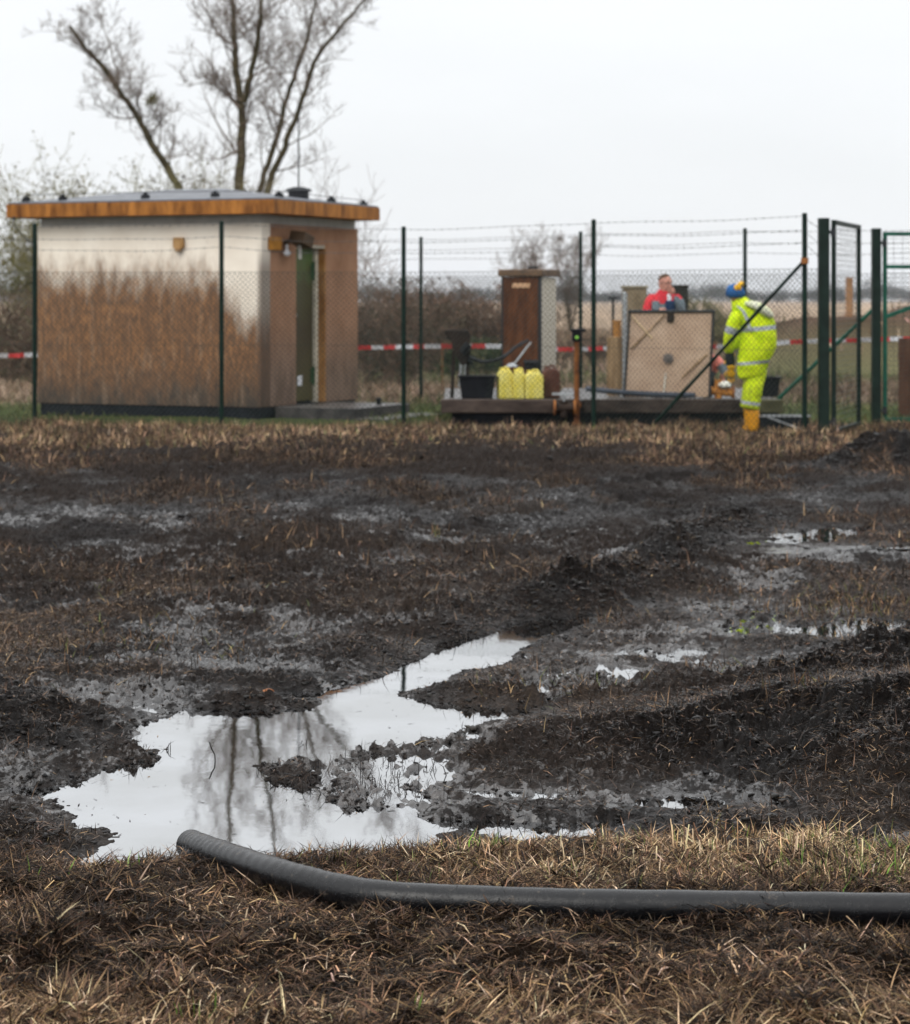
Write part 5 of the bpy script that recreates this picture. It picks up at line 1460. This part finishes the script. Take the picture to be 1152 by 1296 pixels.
    loft(bm, [(W(924, 445, .08), (.058, .058), 0), (W(925, 455, .10), (.062, .06), 0), (W(927, 465, .12), (.055, .055), 0)], seg=14, wr=.03)
    subsurf(obj('cuff', bm, M_dark, b))
    for c0, dy in ((W(927, 463, .12), .1), (W(930, 448, .39), .3)):
        bm = bmesh.new(); loft(bm, [(c0, (.052, .052), 0), (Vector(c0) + Vector((.0, 0, -.05)), (.042, .036), 0)], seg=12)
        hand(bm, Vector(c0) + Vector((0, 0, -.04)), (0, .1, -1), (1, .2, 0), 0, 1.15)
        obj('glove', bm, M_glovey, b, smooth=True)
    # knitted hat with ear defenders
    bm = bmesh.new(); h = Vector(W(932.5, 371, .08))
    h = h + Vector((.02, 0, .015))
    loft(bm, [(h + Vector((-.035, .0, -.085)), (.10, .11), 0), (h + Vector((-.035, 0, -.05)), (.122, .125), 0), (h + Vector((-.02, 0, .0)), (.128, .13), 0), (h + Vector((.0, 0, .045)), (.11, .115), 0), (h + Vector((.02, 0, .08)), (.055, .06), 0), (h + Vector((.022, 0, .092)), (.01, .01), 0)], seg=20, wr=.015)
    subsurf(obj('hat', bm, M_blue, b))
    bm = bmesh.new()
    tube(bm, smooth_path([h + Vector((-.03, -.11, .03)), h + Vector((.01, -.09, .085)), h + Vector((.05, -.02, .105)), h + Vector((.06, .06, .08))], 5), .026, seg=10)
    ball(bm, h + Vector((-.01, -.10, .045)), (.05, .03, .045), 2)
    obj('ear_defenders', bm, mat('amber_plastic', (.85, .45, .02), .4), b, smooth=True)
worker()

# --- man in a red and grey jacket behind the hatch
def redman():
    d = 31.7; k = F / d; ox = X(842, d)
    def W(px, py, dy=0.0): return ((px - 842) / k, dy, HC - (py - HY) / k - PT_Z)
    bm = bmesh.new()
    loft(bm, [(W(842, 455, .02), (.14, .10), 0), (W(842, 425, 0), (.14, .10), 0), (W(842, 395, -.01), (.16, .11), 0), (W(841, 379, 0), (.17, .10), 0), (W(840, 373, 0), (.10, .07), 0), (W(840, 369, -.01), (.058, .06), 0), (W(841, 363, -.02), (.055, .058), 0)], seg=16)
    for s in (-1, 1):
        loft(bm, [((s * .10, .0, .05), (.045, .05), 0), ((s * .10, .0, .42), (.055, .06), 0), ((s * .09, .01, .82), (.085, .09), 0)], seg=12)
        loft(bm, [((s * .10, .03, .01), (.04, .05), 0), ((s * .105, -.05, .03), (.045, .03), 0), ((s * .11, -.15, .02), (.035, .015), 0)], seg=10)
    yaw = math.radians(42)
    Mh = skin_head(bm, W(841.5, 358.5, -.03), yaw, math.radians(8), m=0)
    # raised right hand at the chin, other hand on the lid
    hand(bm, W(852, 372, -.14), (-.55, -.15, .75), (.5, -.6, .2), 0, 1.0, .7)
    hand(bm, W(831, 392, -.34), (.9, -.15, -.2), (0, -1, .2), 0, 1.0, .3)
    b = subsurf(obj('person', bm, M_skin)); b.location = (ox, d, PT_Z)
    tag(b, 'person in red and grey work jacket standing behind the plywood hatch', 'person')
    # hair, glasses, eyes and mouth
    bm = bmesh.new()
    q = bmesh.ops.create_icosphere(bm, subdivisions=3, radius=1)
    for v in list(bm.verts):
        if v.co.z < .22 + .55 * max(0, -v.co.y) or (v.co.y < -.55 and v.co.z < .6): bm.verts.remove(v)
    for v in bm.verts: v.co = Mh @ Vector((v.co.x * .084, v.co.y * .107 + .008, v.co.z * .118 + .012))
    o = obj('hair', bm, M_hair, b, smooth=True); s_ = o.modifiers.new('thick', 'SOLIDIFY'); s_.thickness = .008
    bm = bmesh.new()
    for s in (-1, 1):
        c0 = [Mh @ Vector((s * .032 + math.cos(a) * .023, -.098, .012 + math.sin(a) * .016)) for a in np.linspace(0, 2 * math.pi, 13)]
        tube(bm, c0, .0025, seg=5, cap=False)
        tube(bm, [Mh @ Vector((s * .055, -.095, .014)), Mh @ Vector((s * .082, .0, .012))], .0025, seg=5)
    tube(bm, [Mh @ Vector((-.01, -.10, .014)), Mh @ Vector((.01, -.10, .014))], .0025, seg=5)
    obj('glasses', bm, M_darkst, b)
    for s in (-1, 1):
        bm = bmesh.new(); ball(bm, Mh @ Vector((s * .032, -.085, .012)), .009, 1); obj('eye', bm, M_dark, b)
    bm = bmesh.new(); tube(bm, [Mh @ Vector((-.025, -.088, -.058)), Mh @ Vector((0, -.098, -.057)), Mh @ Vector((.025, -.088, -.058))], .005, seg=6); obj('mouth', bm, mat('lips', (.3, .08, .07), .5), b)
    # jacket: red yoke and sleeve, grey panels
    bm = bmesh.new()
    loft(bm, [(W(842, 430, 0), (.20, .15), 1), (W(842, 405, 0), (.21, .155), 1), (W(842, 392, 0), (.215, .155), 1), (W(842, 384, 0), (.215, .15), 0), (W(841.5, 377, 0), (.20, .135), 0), (W(841, 372, 0), (.13, .105), 0), (W(841, 368, -.01), (.085, .085), 0), (W(841, 365.5, -.015), (.08, .082), 0)], seg=26, wr=.02, seed=4)
    loft(bm, [(W(830, 374, 0), (.07, .075), 0), (W(824, 380, -.02), (.078, .078), 0), (W(820, 388, -.05), (.075, .075), 0), (W(818, 398, -.11), (.07, .07), 0), (W(822, 400, -.22), (.06, .06), 1), (W(830, 395, -.33), (.05, .05), 1)], seg=16, wr=.03, seed=5)
    loft(bm, [(W(853, 374, 0), (.07, .075), 0), (W(859, 381, -.02), (.075, .075), 1), (W(863, 390, -.05), (.07, .07), 1), (W(864, 398, -.09), (.065, .065), 1), (W(860, 388, -.14), (.055, .055), 1), (W(853, 374, -.15), (.045, .045), 1)], seg=16, wr=.03, seed=7)
    subsurf(obj('jacket', bm, [M_red, M_grey], b))
    bm = bmesh.new()
    box(bm, W(829, 387, -.135), (.10, .05, .13), rx=-.1); obj('grey_panel', bm, M_grey, b, bevel=.02)
    bm = bmesh.new(); box(bm, W(847, 388, -.14), (.13, .06, .16)); obj('bib', bm, M_navy, b, bevel=.02)
    bm = bmesh.new(); box(bm, W(846, 377, -.118), (.055, .05, .10), rx=-.15); obj('collar', bm, M_white, b, bevel=.015)
    bm = bmesh.new()
    for s in (-1, 1): loft(bm, [((s * .10, 0, .06), (.075, .08), 0), ((s * .10, 0, .45), (.085, .09), 0), ((s * .085, .01, .85), (.105, .12), 0)], seg=14, wr=.03)
    obj('trousers', bm, M_navy, b, smooth=True)
redman()

# --- third person crouching behind the hatch
def croucher():
    d = 31.15; k = F / d; ox = X(900, d)
    def W(px, py, dy=0.0): return ((px - 900) / k, dy, HC - (py - HY) / k - PT_Z)
    bm = bmesh.new()
    loft(bm, [(W(880, 490, .05), (.15, .13), 0), (W(884, 478, .04), (.16, .13), 0), (W(892, 463, .02), (.16, .12), 0), (W(898, 455, 0), (.14, .10), 0), (W(897, 447, 0), (.06, .06), 0), (W(894, 441, 0), (.055, .055), 0)], seg=14)
    skin_head(bm, W(888, 434, 0), math.radians(75), math.radians(25), m=0)
    loft(bm, [(W(905, 457, -.1), (.05, .05), 0), (W(914, 468, -.16), (.042, .042), 0), (W(912, 479, -.2), (.035, .035), 0)], seg=10)
    hand(bm, W(912, 479, -.2), (.3, -.1, -1), (1, 0, 0), 0)
    for s in (-.1, .1):
        loft(bm, [(W(882, 486, s), (.09, .09), 0), (W(896, 478, s - .03), (.075, .075), 0), (W(897, 488, s), (.06, .06), 0), (W(893, 501, s + .02), (.045, .045), 0)], seg=10)
    b = obj('person', bm, M_skin, smooth=True); b.location = (ox, d, PT_Z)
    tag(b, 'person crouching half hidden behind the right edge of the plywood hatch', 'person')
    bm = bmesh.new()
    loft(bm, [(W(882, 488, .04), (.18, .15), 1), (W(886, 474, .03), (.185, .15), 1), (W(893, 463, .01), (.18, .14), 0), (W(899, 455, 0), (.165, .125), 0), (W(899, 448, 0), (.09, .09), 0)], seg=20, wr=.03)
    loft(bm, [(W(902, 452, -.06), (.075, .075), 0), (W(907, 457, -.10), (.072, .072), 0), (W(911, 462, -.13), (.065, .065), 1), (W(915, 469, -.16), (.06, .06), 1), (W(914, 476, -.19), (.05, .05), 1)], seg=14, wr=.03)
    subsurf(obj('jacket', bm, [M_salmon, M_grey], b))
    bm = bmesh.new(); ball(bm, W(888, 430, .01), (.085, .10, .09), 2); obj('hair', bm, M_hair, b, smooth=True)
    bm = bmesh.new()
    for s in (-.1, .1):
        loft(bm, [(W(884, 484, s), (.10, .10), 0), (W(898, 479, s - .03), (.085, .085), 0), (W(898, 488, s), (.075, .075), 0), (W(894, 500, s + .02), (.06, .06), 0)], seg=12, wr=.03)
    obj('trousers', bm, M_dark, b, smooth=True)
    # rusty fitting he works on
    t = empty('pipe_fitting', (X(911, 30.75), 30.75, PT_Z)); tag(t, 'rusty orange pipe fitting on the platform between hatch and worker', 'pipe fitting')
    bm = bmesh.new(); cyl(bm, (-.14, 0, .10), (.18, 0, .07), .055, seg=12); cyl(bm, (-.02, 0, .0), (-.02, 0, .24), .05, seg=12); obj('body', bm, mat('orange_rust', (.30, .11, .02), .7, c2=(.55, .25, .06), scale=12), t)
    bm = bmesh.new(); cyl(bm, (.16, 0, .07), (.19, 0, .07), .08, seg=14); obj('flange', bm, M_rust, t)
    bm = bmesh.new(); ball(bm, (.06, -.04, .17), (.09, .07, .05), 2)
    for v in bm.verts: v.co += Vector([random.uniform(-.014, .014) for _ in range(3)])
    obj('rag', bm, M_pale, t, smooth=True)
croucher()

# ------------------------------------------------------------------ trees and shrubs
def grow(segs, p, dirv, L, r, depth, rnd, up=.25, spread=.6, kids=(3, 5), tw=.0035, wig=.18):
    n = max(3, int(L / .35)) if depth > 0 else max(2, int(L / .25))
    d = Vector(dirv).normalized(); step = L / n; q = Vector(p); pts = [(q.copy(), r)]
    for i in range(n):
        d = (d + Vector((rnd.gauss(0, wig), rnd.gauss(0, wig), rnd.gauss(0, wig) + up * .25))).normalized()
        q2 = q + d * step; r2 = max(r * (1 - .8 * (i + 1) / n), tw)
        segs.append([*q, *q2, pts[-1][1], r2]); q = q2; pts.append((q.copy(), r2))
    if depth <= 0: return
    k = rnd.randint(*kids)
    for j in range(k):
        t = .2 + .8 * (j + rnd.random()) / k
        idx = min(int(t * n), n - 1); b, rr = pts[idx]
        a = Vector((rnd.gauss(0, 1), rnd.gauss(0, 1), rnd.gauss(0, 1))).normalized()
        nd = (d * (1 - spread) + a * spread + Vector((0, 0, up))).normalized()
        grow(segs, b, nd, L * rnd.uniform(.40, .68), max(rr * .6, tw), depth - 1, rnd, up, spread, kids, tw, wig)

def limb(segs, pts, r0, r1, rnd, n_br, Lb, depth, start=.12, tw=.0045, up=.35, spread=.75, kids=(4, 6), k=5):
    path = smooth_path(pts, k); n = len(path)
    for i in range(1, n - 1): path[i] = path[i] + Vector((rnd.gauss(0, .015), rnd.gauss(0, .02), rnd.gauss(0, .01)))
    rad = [r0 + (r1 - r0) * (i / (n - 1)) ** .9 for i in range(n)]
    for i in range(n - 1): segs.append([*path[i], *path[i + 1], rad[i], rad[i + 1]])
    for j in range(n_br):
        t = start + (1 - start) * (j + rnd.random()) / n_br
        i = min(int(t * (n - 1)), n - 2)
        d = (path[i + 1] - path[i]).normalized(); a = Vector((rnd.gauss(0, 1), rnd.gauss(0, 1), rnd.gauss(0, .7))).normalized()
        nd = (d * .35 + a * spread + Vector((0, 0, up))).normalized()
        grow(segs, path[i], nd, Lb * rnd.uniform(.5, 1.15) * (1 - .35 * t), max(rad[i] * .33, tw * 1.5), depth, rnd, up, spread * .8, kids, tw)

def tree_obj(name, trunk, twigs, label, cat, mt, mtw, group=None, base=(0, 0, 0)):
    t = empty(name, base); tag(t, label, cat, group)
    b = np.array([base[0], base[1], base[2]] * 2 + [0, 0])
    if len(trunk): V, Q = prisms(np.array(trunk) - b, 8); mesh_np('trunk', V, [Q], mt, parent=t, smooth=True)
    V, Q = prisms(np.array(twigs) - b, 3); mesh_np('crown', V, [Q], mtw, parent=t)
    return t
M_bark = mat('willow_bark', (.035, .033, .015), .85, c2=(.085, .065, .035), scale=5, stretch=(3, 3, .6), bump=.4)
M_twig = mat('bare_twigs', (.09, .065, .05), .85, c2=(.19, .15, .12), scale=1.5)
M_twiggreen = mat('lichen_twigs', (.11, .105, .045), .85, c2=(.24, .22, .11), scale=1.2)
M_twigbrown = mat('bramble_stems', (.10, .062, .045), .85, c2=(.2, .135, .095), scale=1.0)

TD = 60.0
def bigtree():
    rnd = random.Random(4)
    base = P(297, 462, TD); base.z = SITE - .05
    def T(l, dd=0): return [P(a, b_, TD + dd * i) for i, (a, b_) in enumerate(l)]
    A = [base] + T([(262, 330), (232, 250), (217, 221), (195, 187), (174, 148), (152, 115), (130, 85), (108, 61), (88, 33)], -.15)
    B = [base] + T([(302, 340), (303, 243), (306, 187), (306, 140), (299, 87), (297, 43), (295, 0), (290, -60), (294, -130)], .1)
    B2 = T([(306, 140), (312, 118), (321, 82), (328, 39), (332, 0), (345, -60), (350, -120)], -.2)
    C = [base] + T([(316, 330), (328, 243), (347, 187), (364, 122), (382, 69), (392, 35), (400, 0), (404, -60)], .25)
    D = [base] + T([(320, 330), (338, 241), (360, 187), (382, 126), (404, 69), (430, 35), (462, 0), (490, -50)], -.25)
    trunk, tw = [], []
    for path, r0, r1, nb, Lb, st in ((A, .125, .045, 20, 1.9, .35), (B, .165, .035, 22, 2.5, .3), (B2, .095, .03, 16, 2.2, .1), (C, .10, .025, 18, 1.9, .3), (D, .115, .02, 20, 2.0, .3)):
        s = []; limb(s, path, r0, r1, rnd, nb, Lb, 3, start=st, tw=.0044, up=.30, kids=(3, 5), spread=.8)
        n = (len(path) - 1) * 5; trunk += s[:n]; tw += s[n:]
    # a few named boughs
    for (l, r) in (([(306, 140), (285, 118), (262, 105), (238, 110)], .05), ([(299, 60), (275, 42), (262, 15), (240, -20)], .05), ([(174, 148), (160, 150), (148, 148), (118, 130)], .035), ([(152, 115), (148, 95), (140, 60), (130, 30), (122, 0)], .035)):
        s = []; limb(s, T(l), r, .008, rnd, 10, 1.3, 2, start=.2, tw=.0058, up=.3, kids=(3, 4)); tw += s
    t = tree_obj('willow_tree', trunk, tw, 'tall bare willow with several leaning limbs rising behind the hut roof', 'tree', M_bark, M_twig, base=tuple(base))
    # small mistletoe ball in the left limb
    s = []; c0 = P(191, 126, TD)
    for i in range(60):
        a = Vector((rnd.gauss(0, 1), rnd.gauss(0, 1), rnd.gauss(0, 1))).normalized(); grow(s, c0, a, .22, .008, 1, rnd, 0, .5, (2, 3), .006)
    V, Q = prisms(np.array(s) - np.array([*base, *base, 0, 0]), 3); mesh_np('mistletoe', V, [Q], M_twiggreen, parent=t)
    print('tree segs', len(trunk), len(tw))
bigtree()

def shrub(px, d, ytop, wpx, label, m, n=16, depth=3, seed=1, group=None, name='bare_shrub', leaf=0, leafcol=None, lean=.0, tw=.0048):
    rnd = random.Random(seed)
    x_ = X(px, d); z0 = float(gz(x_, d)[0]); H = HC - (ytop - HY) / F * d - z0; w = wpx / F * d
    s = []
    for i in range(n):
        a = rnd.uniform(-.5, .5) * w; b_ = rnd.uniform(-.4, .4) * min(w, 3)
        p = Vector((x_ + a, d + b_, z0 - .05))
        dr = Vector((a / w * 1.0 + lean + rnd.gauss(0, .2), rnd.gauss(0, .25), 1))
        grow(s, p, dr, H * rnd.uniform(.35, .68), .016 * min(H, 3) / 2, depth, rnd, .22, .6, (4, 5), tw)
    base = (x_, d, z0)
    t = tree_obj(name, [], s, label, 'shrub', m, m, group, base=base)
    if leaf:
        r2 = np.random.default_rng(seed)
        idx = r2.integers(0, len(s), leaf); S = np.array(s)[idx]; c0 = S[:, 3:6] + r2.normal(0, .06, (leaf, 3))
        c0 = c0[c0[:, 2] < z0 + H * (1.1 if d > 50 and px < 300 else .75)]; k = len(c0)
        a = r2.normal(0, 1, (k, 3)); a /= np.linalg.norm(a, axis=1, keepdims=True); b_ = np.cross(a, r2.normal(0, 1, (k, 3))); b_ /= np.linalg.norm(b_, axis=1, keepdims=True)
        sz = (.02 + .03 * r2.random((k, 1)))
        V = np.stack([c0 - a * sz, c0 + b_ * sz * .5, c0 + a * sz, c0 - b_ * sz * .5], 1).reshape(-1, 3) - np.array(base)
        Q = (np.arange(k) * 4)[:, None] + np.array([[0, 1, 2, 3]])
        lc = np.array(leafcol) * (1 + r2.normal(0, .3, (k, 1))); mesh_np('leaves', V, [Q], M_blade, parent=t, colors=np.clip(np.repeat(lc, 4, 0), .01, 1))
    return t
GS = 'bare shrubs along the field edge'
shrub(140, 52, 172, 150, 'yellow-green lichened shrub top behind the left half of the hut roof', M_twiggreen, 70, seed=3, group=GS, leaf=30000, leafcol=(.13, .11, .045))
shrub(215, 53, 165, 110, 'bushy lichened shrub below the leaning left limb of the willow', M_twiggreen, 24, seed=7, group=GS, leaf=14000, leafcol=(.12, .095, .045))
shrub(268, 56, 130, 100, 'brown twiggy thicket at the foot of the middle willow trunk', M_twig, 20, seed=13, group=GS)
shrub(345, 56, 160, 80, 'thin grey twigs right of the middle willow trunk, over the roof', M_twig, 12, seed=17, group=GS)
shrub(435, 50, 190, 50, 'sparse twigs showing past the right end of the hut roof', M_twig, 6, seed=19, group=GS, depth=2)
shrub(10, 46, 315, 90, 'grey-green shrub at the left edge of the photo beside the hut', M_twigbrown, 22, seed=23, group=GS, leaf=3500, leafcol=(.13, .11, .07))
shrub(-40, 50, 330, 120, 'shrub just outside the left fence line, mostly out of view', M_twigbrown, 16, seed=29, group=GS)
shrub(470, 44, 285, 80, 'dark shrub with arching lichened branches right of the hut', M_twigbrown, 18, seed=31, group=GS, leaf=4500, leafcol=(.07, .055, .035), lean=.2)
shrub(520, 54, 310, 100, 'brown bramble thicket left of the cabinet, behind the thin fence post', M_twigbrown, 30, seed=37, group=GS, leaf=9000, leafcol=(.17, .10, .065))
shrub(578, 55, 318, 90, 'reddish brown thicket in the gap between fence post and cabinet', M_twigbrown, 30, seed=41, group=GS, leaf=9000, leafcol=(.18, .10, .065))
shrub(622, 57, 325, 70, 'taller grey twigs directly left of the cabinet', M_twigbrown, 20, seed=43, group=GS, leaf=2500, leafcol=(.12, .09, .06))
shrub(540, 50, 405, 130, 'low dark green bush under the brambles left of the cabinet', M_twiggreen, 26, seed=47, group=GS, leaf=5000, leafcol=(.045, .05, .022), depth=2)
shrub(600, 50, 408, 90, 'low dark green bush beside the cabinet, above the barrier tape', M_twiggreen, 20, seed=53, group=GS, leaf=7000, leafcol=(.035, .055, .02), depth=2)
shrub(888, 75, 352, 60, 'rounded olive shrub in the field between the man in red and the worker', M_twiggreen, 26, seed=59, group=GS, leaf=7000, leafcol=(.16, .14, .08), tw=.01)
shrub(730, 60, 395, 60, 'low brown bush between cabinet and tall fence post', M_twigbrown, 14, seed=61, group=GS, leaf=3000, leafcol=(.16, .11, .08), depth=2)

def smalltree(px, d, ytop, wpx, seed, label):
    rnd = random.Random(seed); x_ = X(px, d); z0 = float(gz(x_, d)[0]); H = HC - (ytop - HY) / F * d - z0
    base = Vector((x_, d, z0)); trunk, tw = [], []
    for i in range(4):
        top = base + Vector((rnd.uniform(-.6, .6) * wpx / F * d, rnd.uniform(-1, 1), H * rnd.uniform(.7, .95)))
        s = []; path = [base, base.lerp(top, .4) + Vector((rnd.uniform(-.2, .2), 0, 0)), top]
        limb(s, path, .06, .015, rnd, 13, 1.9, 2, start=.3, tw=.009, up=.3, kids=(4, 5)); trunk += s[:10]; tw += s[10:]
    return tree_obj('field_tree', trunk, tw, label, 'tree', M_bark, M_twig, 'small bare field trees', base=tuple(base))
smalltree(672, 110, 292, 45, 3, 'small bare tree rising left behind the cabinet roof')
smalltree(722, 112, 284, 55, 8, 'taller small bare tree between the cabinet and the tall fence post')

# far line of trees in the haze
def treeline():
    r2 = np.random.default_rng(8)
    V = []
    cl = []
    for i in range(420):
        d = r2.uniform(1300, 1750); px = r2.uniform(-260, 1420); x_ = (px - CX) / F * d
        prof = 5.5 + 2.2 * float(vnoise(px, 0., 60.)) + 1.6 * float(vnoise(px, 4., 17.))
        if 640 < px < 900: prof *= .8
        h = max(5, prof * d / 760) * r2.uniform(.6, 1.15); cl.append((x_, d, h, r2.uniform(5, 12.0)))
    for (x_, d, h, w) in cl:
        k = 330
        u = r2.normal(0, .42, (k, 3)); c0 = np.stack([x_ + u[:, 0] * w, d + u[:, 1] * w, SITE + np.clip(h * (.55 + .45 * u[:, 2]), .1, h * 1.15)], 1)
        a = r2.normal(0, 1, (k, 3)); b_ = r2.normal(0, 1, (k, 3)); s = .55
        V.append(np.stack([c0, c0 + a * s, c0 + b_ * s], 1))
    V = np.concatenate(V).reshape(-1, 3); T = np.arange(len(V)).reshape(-1, 3)
    cols = np.repeat(pick([(.05, .045, .04), (.08, .065, .05), (.04, .05, .03)], len(T)), 3, 0)
    o = mesh_np('treeline', V, [T], M_blade, colors=cols)
    tag(o, 'hazy blue-grey line of trees on the horizon', 'trees', kind='stuff')
treeline()

# ------------------------------------------------------------------ haze
bm = bmesh.new(); box2(bm, (-800, -30, -1.5), (800, 2300, 30))
mh = bpy.data.materials.new('haze_volume'); mh.use_nodes = True
t = mh.node_tree; t.nodes.clear()
o_ = t.nodes.new('ShaderNodeOutputMaterial'); pv = t.nodes.new('ShaderNodeVolumePrincipled')
pv.inputs['Color'].default_value = (.80, .87, 1.0, 1); pv.inputs['Density'].default_value = .00013; pv.inputs['Anisotropy'].default_value = .2
t.links.new(pv.outputs[0], o_.inputs['Volume'])
tag(obj('haze', bm, mh), 'thin pale winter haze over the fields', 'haze', kind='stuff')
